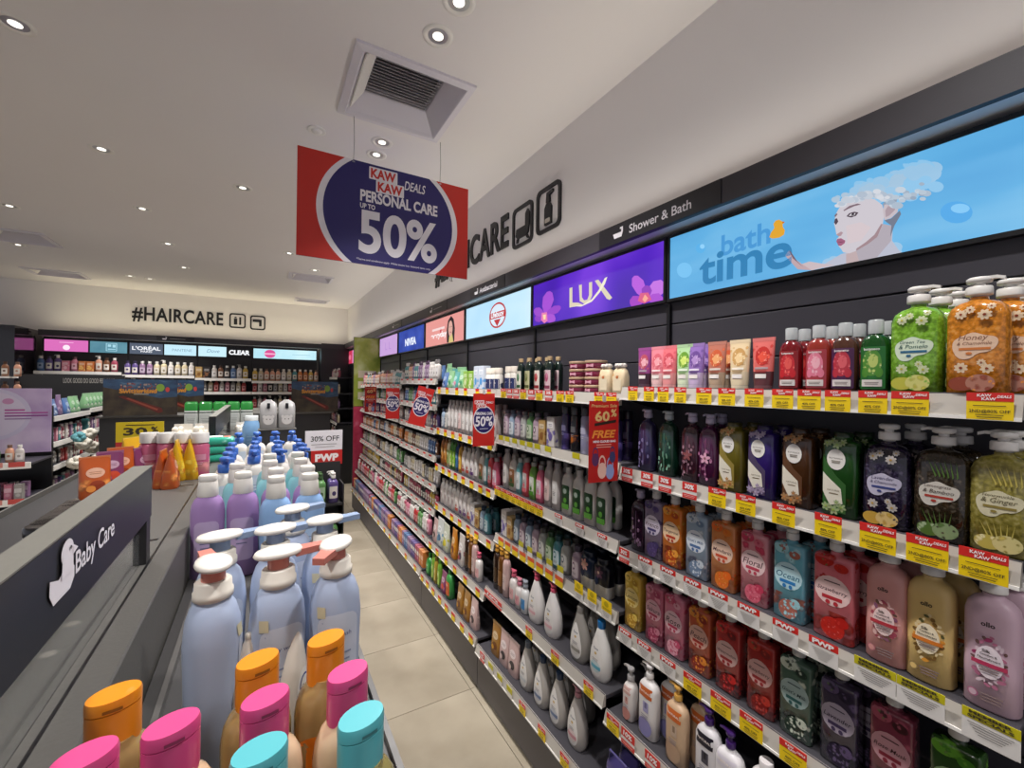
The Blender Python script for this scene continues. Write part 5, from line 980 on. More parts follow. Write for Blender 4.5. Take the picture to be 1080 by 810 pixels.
# ------------------------------------------------------------------ centre gondola
CG = C('#55534f', .5, vary=.08, bump=.15, bscale=180); CGD = C('#2b2a2b', .45); ZT, ZL = 1.26, 1.39
t = thing('centre_gondola', 'low dark grey centre gondola with raised spine between two trays', 'shelving', (0, 0, 0))
obj('base_cabinet', MB().box(-.7, .1, -.4, 3.55, .02, 1.2, CGD, .004), t)
obj('tray_floor', MB().box(-.148, .15, -.4, 2.95, 1.2, ZT - .001, C('#4b4a49', .5, vary=.05, bscale=120)), t)
obj('tray_lip', MB().box(.15, .158, -.4, 2.95, 1.19, ZT + .008, C('#6e6c6a', .4)), t)
obj('spine', MB().box(-.46, -.152, -.4, 3.75, 1.2, ZL, CG, .003), t)
obj('spine_groove', MB().box(-.192, -.188, -.4, 3.55, ZL - .001, ZL + .0006, BLACK), t)
obj('tray_channel', MB().box(-.148, -.13, -.4, 1.3, ZT - .001, ZT + .012, C('#3a3938', .4)), t)
obj('tray_channel_rail', MB().box(-.13, -.122, -.4, 1.3, ZT - .001, ZT + .016, C('#5d5b58', .4)), t)
obj('rear_tray', MB().box(-.78, -.462, -.4, 3.55, 1.2, ZT - .001, CGD), t)
obj('rear_lip', MB().box(-.788, -.78, -.4, 3.55, 1.19, ZT + .02, CG), t)
for y in (1.22, 1.8, 2.3): obj('slot', MB().box(-.24, -.2, y, y + .012, ZL, ZL + .0006, BLACK), t)
for y in (.78, .86): obj('screw_cap', MB().lathe([(.008, ZL), (.008, ZL + .001), (.006, ZL + .0016)], C('#b8b0a4', .4), 10, -.24, y), t)
BYOIL = ['in middle column of centre tray', 'beside centre tray lip', 'in middle column of centre tray', 'beside centre tray lip', 'in middle column of centre tray', 'beside centre tray lip', 'against centre gondola spine', 'one column off centre gondola spine', 'against centre gondola spine']
def header(y0, y1, label, word, duck):
    t = thing('header_board', label, 'sign', (-.19, y1, ZL), FACE_AISLE)     # local x runs back towards the viewer, front looks to -x
    # the printed face looks across the aisle (+x): build it mirrored on the other side
    L = y1 - y0
    obj('board', MB().box(0, L, -.028, 0, .085, .185, C('#19181b', .4), .002), t)
    obj('board_top', MB().box(0, L, -.029, .001, .185, .187, C('#6f6d66', .5, vary=.1, bscale=200)), t)
    obj('end_post', MB().box(0, .03, -.026, -.002, 0, .085, CGD), t); obj('end_post', MB().box(L - .03, L, -.026, -.002, 0, .085, CGD), t)
    obj('acrylic_sheet', MB().box(.03, L - .03, -.016, -.012, 0, .085, C('#e8eae8', .06, trans=.95)), t)
    if word:
        a_, b_ = at_x(78, 594, -.19), at_x(119, 560, -.19); wl = b_.y - a_.y; f = MB(); f.text(word, 0, 0, wl, 0, SWHITE, .015)
        # lettering sits on the +y side of this frame, so turn it round
        f.v = [(-a, 0, c) for a, b, c in f.v]; q = obj('board_lettering', f, t, (y1 - (a_.y + b_.y) / 2, .0016, (a_.z + b_.z) / 2 - ZL))
        d = MB(); P = [(-.03, -.036), (.022, -.036), (.034, -.018), (.03, .0), (.016, .008), (.022, .024), (.034, .022), (.03, .032), (.022, .044), (.006, .048), (-.008, .038), (-.008, .022), (.0, .008), (-.012, -.002), (-.034, .002), (-.04, -.016)]
        for _ in (0, 1): P = [q for a, b in zip(P, P[1:] + P[:1]) for q in ((a[0] * .75 + b[0] * .25, a[1] * .75 + b[1] * .25), (a[0] * .25 + b[0] * .75, a[1] * .25 + b[1] * .75))]
        c_ = at_x(66, 604, -.19); dk = lambda pts, l=0: d.poly([(-a * .85, c * .68) for a, c in pts], l, SWHITE)
        dk([(-.034, -.036), (.02, -.036), (.034, -.022), (.034, -.004), (.022, .006), (.0, .008), (-.018, -.004), (-.044, .006), (-.046, -.016)]); dk(ell(.008, .03, .021, .021, 20), .0004); dk([(-.009, .03), (.026, .03), (.028, -.008), (-.012, -.008)], .0008); dk([(.024, .036), (.042, .025), (.024, .019)], .0012); d.poly(ell(-.0135, .0235, .0024, .0024, 8), .0014, CGD)
        obj('duck_icon', d, t, (y1 - c_.y, .0016, c_.z - ZL))
    return t
header(.1, 1.1, 'dark header board with white duck reading Baby Care', 'Baby Care', True)
header(2.43, 3.5, 'small dark header board beyond the baby wash bottles', '', False)
# ---- bottles on the tray
def pumpb(k, desc, base, stem, head='#e6e1d8', ang=0.0, w=.07, h=.208):
    p = Prod('baby_wash_bottle', 'bottle', desc, w, .064, h)
    p.body(prof_round(w, .064, h, 2.3, .055, .018, waist=.94), C(base, .38, coat=.25, vary=.02, bscale=20), 28)
    m = p.part('collar'); z = p.hb; c = C('#ded8cc', .4); m.lathe([(.02, z - .006), (.0225, z - .004), (.0225, z + .004), (.021, z + .005), (.0205, z + .016), (.018, z + .018)], c, 24)
    m = p.part('stem'); m.lathe([(.0135, z + .017), (.0135, z + .032)], C(stem, .3), 18)
    m = p.part('pump_head'); hd = C(head, .35, coat=.2); zz = z + .032; ca, sa = math.cos(ang), math.sin(ang)
    O = ell(0, 0, .031, .021, 24); m.loft([[(a * k_ * ca - b * k_ * sa, a * k_ * sa + b * k_ * ca, zz + q) for a, b in O] for k_, q in ((.55, 0), (.95, .003), (1, .006), (.92, .01), (.5, .012))], hd)
    m = p.part('nozzle'); m.loft([[(L * ca - q * sa, L * sa + q * ca, zz + z_) for q, z_ in ((-wd, -.002), (wd, -.002), (wd, .007), (-wd, .007))] for L, wd in ((.02, .011), (.045, .0085), (.058, .008))], C(stem, .3), False)
    p.r(-.0, .5, .75, .26, hexmix(base, '#ffffff', .35), .5); p.t('baby wash', 0, .62, 1.0, '#4a5a8c', .1, .0); p.r(-.62, .78, .14, .035, '#c8c0a0'); p.lines(0, .5, .5, 4, '#8a96b4', .045); p.h = zz + .012
    return reg(k, p)
BL = '#a9b6cf'
pumpb('baby_coral', 'powder blue baby wash with coral pump neck', BL, '#c87c70'); pumpb('baby_coral_s', 'powder blue baby wash with coral nozzle turned forward', BL, '#c87c70', ang=math.radians(-120)); pumpb('baby_blue', 'powder blue baby wash with pale blue pump neck', BL, '#8c9fbc', ang=0)
tr = 'on the centre tray'
for k, x, y, r_, w_ in (('baby_coral', -.053, .672, 105, 'nearest centre gondola spine'), ('baby_coral', .021, .674, 10, 'in middle of centre tray'), ('baby_coral_s', .095, .672, 0, 'beside centre tray lip'), ('baby_blue', -.054, .785, 12, 'second row, spine side'), ('baby_blue', .02, .782, 12, 'second row, tray middle'), ('baby_blue', .094, .795, 12, 'second row, lip side'), ('baby_blue', .05, .89, 20, 'third row before lilac bottles')): put(k, x, y, ZT, math.radians(r_), w_)
def capb(k, desc, base, head='#e4dfd6', h=.205, w=.071):
    p = Prod('baby_bath_bottle', 'bottle', desc, w, .052, h); p.body(prof_round(w, .052, h, 2.4, .04, .02, waist=.96), C(base, .38, coat=.2), 24)
    c = C(head, .4, coat=.15); m = p.part('cap'); z = p.hb; m.lathe([(.021, z - .006), (.0225, z - .003), (.0205, z + .024), (.019, z + .03)], c, 20)
    m = p.part('flip_lid'); m.loft([sring(.0195 * k_, .0195 * k_, z + .03 + q, 2.2, 20, 0, dy) for k_, q, dy in ((.92, 0, 0), (1.0, .004, 0), (1.0, .012, -.001), (.9, .0155, -.002))], c)
    p.r(0, .45, .7, .25, hexmix(base, '#ffffff', .3), .5); p.lines(0, .5, .4, 3, '#6a6a8c', .05); p.h = z + .046; return reg(k, p)
capb('bath_lilac', 'lilac baby bath bottle with white flip cap', '#9c7cb0'); capb('bath_blue', 'sky blue baby bath bottle with white flip cap', '#8cb0dc'); capb('bath_aqua', 'aqua baby bath bottle with white flip cap', '#8cc8d0')
for k, x, y in (('bath_lilac', -.114, 1.28), ('bath_lilac', -.041, 1.28), ('bath_blue', .03, 1.19), ('bath_blue', .104, 1.19), ('bath_lilac', .032, 1.3), ('bath_aqua', -.06, 1.42), ('bath_aqua', .02, 1.43), ('bath_lilac', .107, 1.3), ('bath_aqua', .1, 1.43), ('bath_lilac', -.12, 1.55), ('bath_aqua', .02, 1.56), ('bath_aqua', .1, 1.56)):
    if k == 'bath_lilac' and y == 1.55: continue
    put(k, x, y, ZT, random.uniform(-.15, .15), {(-.114, 1.28): 'touching the gondola spine', (-.041, 1.28): 'next to the one by the spine', (.032, 1.3): 'behind sky blue bottle mid tray', (.107, 1.3): 'behind sky blue bottle by tray lip', (.03, 1.19): 'in middle of centre tray', (.104, 1.19): 'beside the tray lip'}.get((x, y), tr))
def whitep(k, desc):
    w, h = .07, .165; p = Prod('baby_lotion_bottle', 'bottle', desc, w, .05, h); p.body(prof_round(w, .05, h, 2.5, .03, .016), C('#e0dbd4', .35, coat=.2), 22); p.r(0, .5, .7, .28, '#cfdcec'); p.lines(0, .6, .4, 3, '#5a7ab8', .06); p.e(.1, .4, .4, .1, '#8cb0dc')
    c = C('#3f6cc0', .35, coat=.2); m = p.part('pump'); z = p.hb; m.lathe([(.017, z - .004), (.0185, z), (.0185, z + .018), (.016, z + .02)], c, 18); m.lathe([(.007, z + .02), (.007, z + .03)], c, 10); m.lathe([(.01, z + .028), (.0145, z + .03), (.0145, z + .038), (.011, z + .041)], c, 16); m.box(-.006, .006, -.036, -.008, z + .03, z + .039, c, .001); p.h = z + .041; return reg(k, p)
whitep('white_bluepump', 'white baby lotion with blue pump')
for (x, y) in [(-.105, 1.68)] + [(-.105 + .079 * i, y + .012 * (i % 2)) for y in (1.8, 1.93, 2.06) for i in range(4)] + [(-.1 + .076 * i, 2.42) for i in range(4)]: put('white_bluepump', x, y, ZT, random.uniform(-.3, .3) + .3, tr, 0, 1.12)
# oil bottles with slanted caps right below the camera
def oilcap(k, desc, capc, liquid, lab, clear):
    w, d, h = .066, .045, .149; p = Prod('baby_oil_bottle', 'bottle', desc, w, d, h); p.body(prof_round(w, d, h, 2.3, .03, .018), C(liquid, .1, coat=.5, trans=.35 if clear else 0), 24); p.r(0, .34, .96, .32, lab, .3); p.lines(0, .5, .5, 3, hexmix(lab, '#ffffff', .6), .06); p.e(0, .3, .4, .1, hexmix(lab, '#ffffff', .7))
    c = C(capc, .32, coat=.3); m = p.part('cap'); z = p.hb; n = 28; a, b = .0205, .0155
    def rg(k_, z0, sl): return [(x, y, z0 + sl * x / a) for x, y, _ in sring(a * k_, b * k_, 0, 2, n)]
    m.loft([rg(.97, z - .006, 0), rg(1.0, z - .002, 0), rg(1.0, z + .028, .001)], c, cap1=True)
    m = p.part('flip_lid'); m.loft([rg(1.005, z + .029, .001), rg(1.01, z + .036, .001), rg(.96, z + .0395, .001)], c); m = p.part('thumb_notch'); m.loft([[(x * .34, -b * .98 - .0012 + abs(x) * 3e-2, z + .0305 + q) for x in (-a, -a * .5, 0, a * .5, a)] for q in (0, .0028)] , C(hexmix(capc, '#000000', .35), .4), False, False, False, False); p.h = z + .04; return reg(k, p)
oilcap('oilcap_orange', 'clear baby oil with orange oval cap', '#e08a1c', '#b89a64', '#d87a1c', True); oilcap('oilcap_pink', 'milky baby oil with pink oval cap', '#d64a84', '#d8b898', '#d0506a', False); oilcap('oilcap_teal', 'clear baby oil with turquoise oval cap', '#56b0b8', '#a89c60', '#8c2a5c', True)
for i_, (k, px, py) in enumerate((('oilcap_orange', 272, 694), ('oilcap_orange', 344, 672), ('oilcap_pink', 280, 734), ('oilcap_pink', 367, 707), ('oilcap_teal', 274, 789), ('oilcap_teal', 381, 754), ('oilcap_orange', 90, 738), ('oilcap_pink', 181, 762), ('oilcap_pink', 76, 799))):
    q = at_z(px, py, ZT + .195); put(k, max(q.x, -.118), q.y, ZT, math.radians(14 + random.uniform(-6, 6)), BYOIL[i_])
# upright shampoo sachets tucked between the pump bottles and the oils
def sachet(k, desc):
    w, h = .05, .15; p = Prod('lotion_bottle', 'bottle', desc, w, .03, h); a, b = w / 2, .015; p.body([(0, a * .8, b * .8, 2.4), (.004, a * .9, b * .9, 2.4), (h * .3, a, b, 2.4), (h * .6, a * .86, b * .95, 2.3), (h * .85, a * .5, b * .7, 2.2), (h * .95, a * .3, b * .5, 2), (h, a * .14, b * .3, 2)], C('#e0d8cc', .4, coat=.2), 20); p.cap(.005, .008, '#d8d0c4', kind='dome'); p.e(0, .5, .55, .17, '#e8e4de'); p.e(0, .52, .4, .1, '#3a4a8c'); p.e(0, .52, .34, .085, '#e6e2dc'); p.t('Dove', 0, .52, .5, '#2c3a6c', .1, .02); p.lines(0, .35, .3, 2, '#8a8a9a', .04); return reg(k, p)
sachet('drop_white', 'slim pointed white lotion bottle with oval emblem')
for px, py in ((263, 668), (311, 660), (350, 650)):
    q = at_z(px, py, ZT + .155); put('drop_white', q.x, q.y, ZT, math.radians(55), tr)
# things further along the tray and spine
p = Prod('wipes_pack', 'pack', 'teal baby wipes pack with pink sticker', .15, .085, .032); p.body([(0, .07, .038, 4), (.006, .075, .043, 4), (.026, .074, .042, 4), (.032, .066, .035, 4)], printed('#2ca88c', [('#8cd8c4', 30, .3, 0, .1, 2)], .3), 18); p.part('lid').box(-.03, .03, -.02, .02, .031, .036, C('#d8e8e0', .4), .002); p.part('sticker').box(.035, .06, -.015, .015, .0315, .0335, C('#d86a5c', .5)); reg('wipes', p)
for i in range(4):
    q = at_z(226, 486, ZL); put('wipes', q.x, q.y, ZL + i * .0365, .1 * (i % 2), 'stacked on the spine') if i < 3 else None
p = Prod('wet_tissue_pack', 'pack', 'white refill pack with bright green top', .078, .07, .2); p.body([(0, .036, .03, 5), (.005, .038, .035, 5), (.19, .038, .034, 5), (.2, .034, .028, 4)], printed('#c8ccc6', [('#1c7a2c', 4, 3, .145, .3, 1), ('#e0e4dc', 40, .25, 0, .12, 4), ('#2c3430', 3, 3, .128, .136, 1)], .35), 18); p.part('tear_strip').box(-.03, .03, -.006, .006, .198, .206, C('#2c8a3c', .4)); p.r(0, .4, .8, .2, '#b4b8b4'); p.lines(0, .45, .6, 4, '#6a6e6a', .05); reg('greentop', p)
for i in range(5): put('greentop', -.42 + i * .08 - (.0 if i < 4 else -.0), 3.62, ZL, 0, 'behind the second header board')
p = Prod('cotton_bag', 'bag', 'bag of round white cotton balls', .1, .06, .09); m = p.part('bag_back'); m.box(-.045, .045, .01, .014, 0, .09, C('#d8d4cc', .5))
q_ = p.part('cotton_balls')
for i in range(10): q_.lathe([(.002, .0), (.013, .006), (.016, .015), (.012, .025), (.002, .03)], C('#e2dacb', .9), 8, -.035 + (i % 4) * .023, -.005 - .014 * ((i * 7) % 3), sy=1.0); q_.v[-40:] = [(a, b, c + .024 * (i // 4)) for a, b, c in q_.v[-40:]]
p.secs = [(0, .05, .03, 3), (.09, .05, .03, 3)]; reg('cotton', p)
for i in range(3): put('cotton', -.41 + i * .1 - (0 if i < 2 else -.11), 3.2, ZL, 0, 'on the spine before green topped packs')
p = Prod('storage_jar', 'bottle', 'tall translucent blue plastic bottle with white lid', .1, .1, .26); p.body([(0, .045, .045, 2), (.01, .05, .05, 2), (.2, .05, .05, 2), (.24, .035, .035, 2)], C('#7ca4cc', .25, coat=.3), 20); p.cap(.036, .03, '#d4d8d8'); p.lines(0, .6, .5, 3, '#a8c4dc', .08); reg('bluejar', p); put('bluejar', -.06, 3.1, ZL - .13, 0, 'at the end of the centre gondola')
p = Prod('clear_gift_bag', 'bag', 'clear gift bag with grey bear face', .09, .06, .17); p.body([(0, .042, .026, 5), (.006, .045, .03, 5), (.13, .045, .028, 5), (.15, .04, .01, 5), (.17, .012, .002, 4)], C('#9c9a98', .3, coat=.3), 16); p.part('tag').box(-.008, .008, -.032, -.029, .12, .15, BLACK); p.e(0, .3, .6, .16, '#c8c4c0'); p.e(-.5, .42, .18, .05, '#c8c4c0'); p.e(.5, .42, .18, .05, '#c8c4c0'); p.e(-.2, .33, .06, .02, '#2c2a2c'); p.e(.2, .33, .06, .02, '#2c2a2c'); reg('bearbag', p)
t = thing('display_riser', 'dark display riser under the clear gift bags', 'riser', (-.02, 2.84, ZT), 0); obj('riser_box', MB().box(0, .19, 0, .1, 0, .2, CGD, .003), t); obj('riser_top', MB().box(-.004, .194, -.004, .104, .2, .204, CG), t)
for i in range(2): put('bearbag', .028 + i * .095, 2.9, ZT + .205, 0, 'on the dark display riser')
# ---- rear tray: cotton pouches and pink aerosols seen over the spine
rt = 'on the rear tray of centre gondola'
for k, px, py in (('pouch_flame', 100, -.435), ('pouch_violet', 116, -.44), ('pouch_flame', 127, -.42), ('pouch_yellow', 140, -.41), ('pouch_violet', 150, -.37), ('pouch_yellow', 162, -.36), ('pouch_flame', 172, -.285), ('pouch_flame', 180, -.262), ('pouch_yellow', 187, -.262), ('pouch_yellow', 202, -.222)):
    q = at_x(px, 500, py); r_ = 25 if px < 130 else 55 if px < 165 else 86; put(k, q.x, q.y, ZL, math.radians(r_ + random.uniform(-6, 6)), 'on the gondola spine', 0, .82)
for px in (158, 176, 194, 211):
    q = at_z(px, 456, ZL + .165); put('can_pinkcap', q.x, q.y, ZL, 0, 'on the spine')
for i in range(9): q = at_z(50 + i * 7.5, 552 - i * 3.4, ZT + .1); put('blackjar', min(q.x, -.5), q.y, ZT, .2 * i, rt, 0, 1.25)
# ---- slim spinner rack at the tray end
t = thing('side_rack', 'narrow black rack hung on the gondola end beside the aisle', 'rack', (.27, 2.5, 0))
for z in (.6, .85, 1.09): obj('rack_shelf', MB().box(-.1, .11, -.07, .07, z, z + .012, CGD), t)
obj('rack_back', MB().box(-.1, .11, .07, .08, .02, 1.3, CGD), t)
for x in (-.098, .104): obj('rack_side', MB().box(x, x + .006, -.07, .07, .02, 1.2, CGD), t)
for z, ks in ((1.102, ('sp_violet', 'sp_green', 'sp_violet')), (.862, ('sp_green', 'sp_orange', 'sp_green')), (.612, ('sp_green', 'sp_teal', 'sp_orange'))):
    for i, k in enumerate(ks):
        for j in (0, 1): put(k, .205 + i * .062, 2.46 + j * .05, z, 0, 'on the narrow rack beside the aisle')
t = thing('promotion_sign', 'white 30% OFF sign with red strip on gondola end', 'sign', (.2, 2.576, 1.285), 0)
obj('sign_post', MB().box(.1, .112, -.0, .006, -.1, 0, METAL), t)
obj('sign_card', MB().box(0, .19, 0, .004, .08, .19, SWHITE), t); obj('red_strip', MB().box(.03, .19, -.001, .004, 0, .08, C('#c02420', .4)), t)
m = MB(); m.text('30% OFF', .1, .145, .145, -.0008, C('#33302e', .5), .01); m.poly(rrect(.03, .16, .112, .115, .001), -.0008, C('#8a8684', .5)); m.poly(rrect(.05, .15, .098, .1005, .001), -.0008, C('#8a8684', .5)); m.text('PWP', .11, .04, .12, -.0018, TWT, .06, 0, .042); obj('sign_print', m, t)
t = thing('promotion_sign', 'yellow 30% sign standing among the cotton pouches', 'sign', (-.67, 3.0, 1.36), 0)
obj('sign_card', MB().box(0, .2, 0, .004, .05, .155, C('#d8bc18', .45)), t); obj('red_strip', MB().box(0, .2, -.001, .004, -.1, .05, C('#b8322c', .45)), t)
m = MB(); m.text('30', .08, .105, .1, -.0008, INKT, .03, 0, .042); m.text('%', .16, .112, .03, -.0008, INKT, .03); m.poly(rrect(.04, .16, .137, .141, .001), -.0008, INKT); m.poly(rrect(.03, .17, .065, .068, .001), -.0008, INKT); obj('sign_print', m, t)
# ------------------------------------------------------------------ promotion gondola further back with train posters
t = thing('promotion_gondola', 'dark promotion gondola behind the centre gondola', 'shelving', (0, 5.55, 0)); obj('cabinet', MB().box(-1.36, .7, 0, .7, .02, 1.36, CGD, .004), t); obj('deck', MB().box(-1.38, .72, -.02, .72, 1.36, 1.38, CG, .003), t)
HILL = ramp_noise('poster_hills', [(.3, '#231d1a'), (.5, '#3a3024'), (.7, '#4c4430')], 9, .35, detail=5); SKYP = ramp_noise('poster_sky', [(.3, '#26304c'), (.55, '#34506c'), (.75, '#6c8aa0')], 6, .35, detail=3, stretch=(1, 1, 3))
def poster(x, y, lab, w=.57, h=.36):
    t = thing('poster', lab, 'poster', (x, y, 1.38), 0); obj('poster_board', MB().box(0, w, 0, .008, 0, h, C('#1e1a1c', .4)), t)
    m = MB(); m.poly([(.002, h * .5), (w - .002, h * .45), (w - .002, h - .002), (.002, h - .002)], -.0006, SKYP); m.poly([(.002, .002), (w - .002, .002), (w - .002, h * .52), (w * .75, h * .48), (w * .4, h * .62), (.002, h * .78)], -.001, HILL)
    m.poly([(w * .2, h * .52), (w * .74, h * .06), (w * .8, h * .1), (w * .78, h * .2), (w * .26, h * .55)], -.0014, C('#5c2018', .4)); m.poly([(w * .3, h * .47), (w * .72, h * .13), (w * .73, h * .18), (w * .33, h * .49)], -.0018, C('#8c4434', .4))
    rp_ = random.Random(5)
    for i in range(26):
        x_ = w * (.22 + .5 * rp_.random()); z_ = h * rp_.uniform(.74, .86); m.poly(rrect(x_, x_ + w * rp_.uniform(.012, .05), z_, z_ + h * rp_.uniform(.02, .05), .002, 1), -.0018 - i * .00001, C('#7c3a34', .4) if i % 3 else C('#9a8478', .4))
    for i in range(14): x_ = w * (.22 + i * .036); m.poly(rrect(x_, x_ + w * rp_.uniform(.012, .03), h * rp_.uniform(.62, .66), h * rp_.uniform(.7, .74), .002, 1), -.0022, C('#b07430', .4))
    m.text('Switzerland', w * .46, h * .68, w * .5, -.0026, C('#c88a34', .4), .03, 0, h * .13)
    m.poly(ell(w * .76, h * .77, w * .06, h * .11, 12), -.0022, C('#7a9a3c', .4)); m.poly(ell(w * .86, h * .72, w * .03, h * .07, 10), -.0022, C('#b8403c', .4)); m.poly(rrect(w * .4, w * .6, h * .58, h * .6, .002), -.0022, C('#b0a898', .5))
    obj('poster_print', m, t)
poster(-1.33, 5.52, 'landscape poster with red train left of green topped packs'); poster(-1.15, 5.95, 'second landscape poster mostly hidden behind green topped packs'); poster(.28, 5.52, 'landscape poster with red train above white 30% OFF sign', .5)
# ------------------------------------------------------------------ left cosmetics gondola
t = thing('cosmetics_gondola', 'black cosmetics gondola with side shelves and lilac poster end', 'shelving', (-1.6, 5.3, 0))
obj('core', MB().box(-.7, -.34, 0, 2.0, .02, 1.42, BLACK), t); obj('side_upright', MB().box(-.34, .0, -.02, .01, .02, 1.5, BLACK), t); obj('plinth', MB().box(-.34, -.02, 0, 2.0, .02, .25, CGD), t)
obj('header_panel', MB().box(-.9, .05, 2.0, 2.03, 1.0, 1.78, C('#2d2d2e', .6)), t)
m = MB(); m.text('LOOK GOOD DO GOOD FEEL GOOD', -.28, 1.71, .48, 1.9992, C('#b4b0a8', .5), .02, 0, .06); obj('header_lettering', m, t)
lz = [1.36, 1.13, .92, .66, .4]
CGS = []
for i, z in enumerate(lz):
    for j, (ya, yb) in enumerate(((5.33, 6.25), (6.27, 7.28))):
        s = thing('shelf', f'white railed shelf of cosmetics gondola, {("top", "second", "third", "fourth", "fifth")[i]} one, {("front", "rear")[j]} half', 'shelf', (-1.6, ya, z + (.02 if j else 0)), 0)
        obj('shelf_board', MB().box(-.335, -.012, 0, yb - ya, .02, .035, DARK), s); obj('price_rail', MB().box(-.012, 0, 0, yb - ya, -.005, .04, RAILW), s)
def side_put(k, y, zi, j, rot=math.pi / 2, x=-1.6 - .06, dz=0): put(k, x, y, lz[zi] + .035 + (.02 if j else 0) + dz, rot, f'on {("top", "second", "third", "fourth", "fifth")[zi]} shelf of cosmetics gondola')
ks = ['sb_', 'sc_', 'sp_']; cl = ['pink', 'mauve', 'grey', 'white', 'rose', 'black', 'violet', 'teal']
for zi in (1, 2, 3):
    for j, (ya, yb) in enumerate(((5.36, 6.2), (6.3, 7.25))):
        y = ya + .03
        while y < yb - .03: side_put(random.choice(('sb_', 'sc_')) + random.choice(cl if zi != 2 else ['red', 'rose', 'black', 'white', 'grey']), y, zi, j); y += .058
for j, (y, k) in enumerate([(5.42, 'pouch_pink'), (5.55, 'pouch_bluepad'), (5.7, 'pouch_lilac'), (5.85, 'pouch_bluepad'), (6.0, 'pouch_greenpad'), (6.12, 'pouch_greenpad')]): put(k, -1.69, y, lz[0] + .035, math.pi / 2, 'on top of cosmetics gondola', 0, 1.25)
for y in (6.4, 6.52, 6.64, 6.76, 6.88, 7.0): put('pouch_greenpad', -1.69, y, lz[0] + .055, math.pi / 2, 'on top of cosmetics gondola', 0, 1.25)
# endcap facing the camera
for i, z in enumerate((1.03, .74, .46)):
    s = thing('shelf', f'white railed end shelf below lilac poster, {("top", "middle", "lower")[i]} one', 'shelf', (-2.25, 4.85, z), 0)
    obj('shelf_board', MB().box(0, .66, .012, .42, .02, .035, DARK), s); obj('price_rail', MB().box(0, .66, 0, .012, -.005, .045, RAILW), s)
    for k in range(5): obj('price_tag', MB().box(.06 + k * .12, .15 + k * .12, -.002, 0, .012, .05, C('#d88a80', .5) if k % 2 else C('#c8504a', .5)), s)
t = thing('poster', 'lilac perfume poster with pale bottle picture', 'poster', (-2.26, 5.26, 1.1), 0); obj('poster_board', MB().box(0, .66, 0, .01, 0, .55, ramp_noise('lilac_print', [(.3, '#a890bc'), (.55, '#c4b0d0'), (.75, '#d8c8dc')], 4, .4)), t)
m = MB(); m.poly(ell(.3, .33, .24, .22, 28), -.0006, C('#c8c0d8', .4)); m.poly(ell(.3, .33, .21, .19, 28), -.001, C('#d2c8dc', .4)); m.poly(rrect(.22, .34, .13, .36, .01), -.0014, C('#b8b0c4', .4)); m.poly(rrect(.255, .305, .37, .48, .004), -.0014, C('#b08c90', .4))
for i, (wd, c) in enumerate(((.12, '#a83a8c'), (.26, '#b04a9c'), (.26, '#8c3a8c'), (.16, '#9a7ca8'))): m.poly(rrect(.38, .38 + wd, .36 - i * .025, .372 - i * .025, .002), -.0014, C(c, .5))
m.poly(ell(.4, .44, .035, .025, 14), -.0014, C('#c890b8', .5)); obj('poster_print', m, t)
for i, z in enumerate((1.03, .74, .46)):
    wl = f'on the {("top", "middle", "lower")[i]} end shelf below lilac poster'
    for j in range(9):
        k = (('sb_violet', 'sb_black', 'sp_white', 'sb_grey', 'carton_cream', 'sp_green', 'sb_green', 'sb_peach', 'sb_white'), ('sc_mauve', 'sc_pink', 'sc_grey'), ('sc_grey', 'sc_black', 'sc_white'))[i]; put(k[j % len(k)], -2.2 + j * .066, 4.92 + .03 * (j % 2), z + .035, 0, wl)
        if i: put(k[(j + 1) % len(k)], -2.2 + j * .066, 5.02, z + .035, 0, wl)
# loofahs hanging on the cosmetics side
def loofah(k, desc, col, r):
    p = Prod('loofah', 'loofah', desc, r * 2, r * 2, r * 2); m = p.part('netting'); mt = C(col, .9); rnd = random.Random(len(k))
    for i in range(26):
        a, b = rnd.random() * 6.28, rnd.uniform(-1, 1); c = math.sqrt(1 - b * b); o = Vector((c * math.cos(a), c * math.sin(a), b)) * r * .6 + Vector((0, 0, r)); q = r * rnd.uniform(.35, .5)
        R_ = [[(o.x + q * math.cos(th) * math.sin(ph) * (1 + .25 * (kk % 2)), o.y + q * math.sin(th) * math.sin(ph) * (1 + .25 * (kk % 2)), o.z + q * math.cos(ph)) for kk, th in enumerate([6.283 * u / 9 for u in range(9)])] for ph in (.3, .9, 1.5, 2.1, 2.8)]
        m.loft(R_[::-1], mt, True)
    p.part('cord').tube([(0, 0, r * 1.9), (0, 0, r * 2.4), (.01, 0, r * 2.7)], .003, mt, 6); p.secs = [(0, r, r, 2), (2 * r, r, r, 2)]; return reg(k, p)
loofah('loofah_white', 'white mesh loofah', '#d8d2c4', .06); loofah('loofah_aqua', 'aqua mesh loofah', '#6aa8b0', .05)
for px, py, k in ((88, 468, 'loofah_white'), (98, 472, 'loofah_white'), (80, 488, 'loofah_white'), (92, 496, 'loofah_white'), (83, 460, 'loofah_aqua'), (104, 484, 'loofah_white'), (94, 458, 'loofah_white')):
    q = at_x(px, py, -1.5); put(k, q.x, q.y, q.z - .06, 0, 'hanging beside the cosmetics shelves')
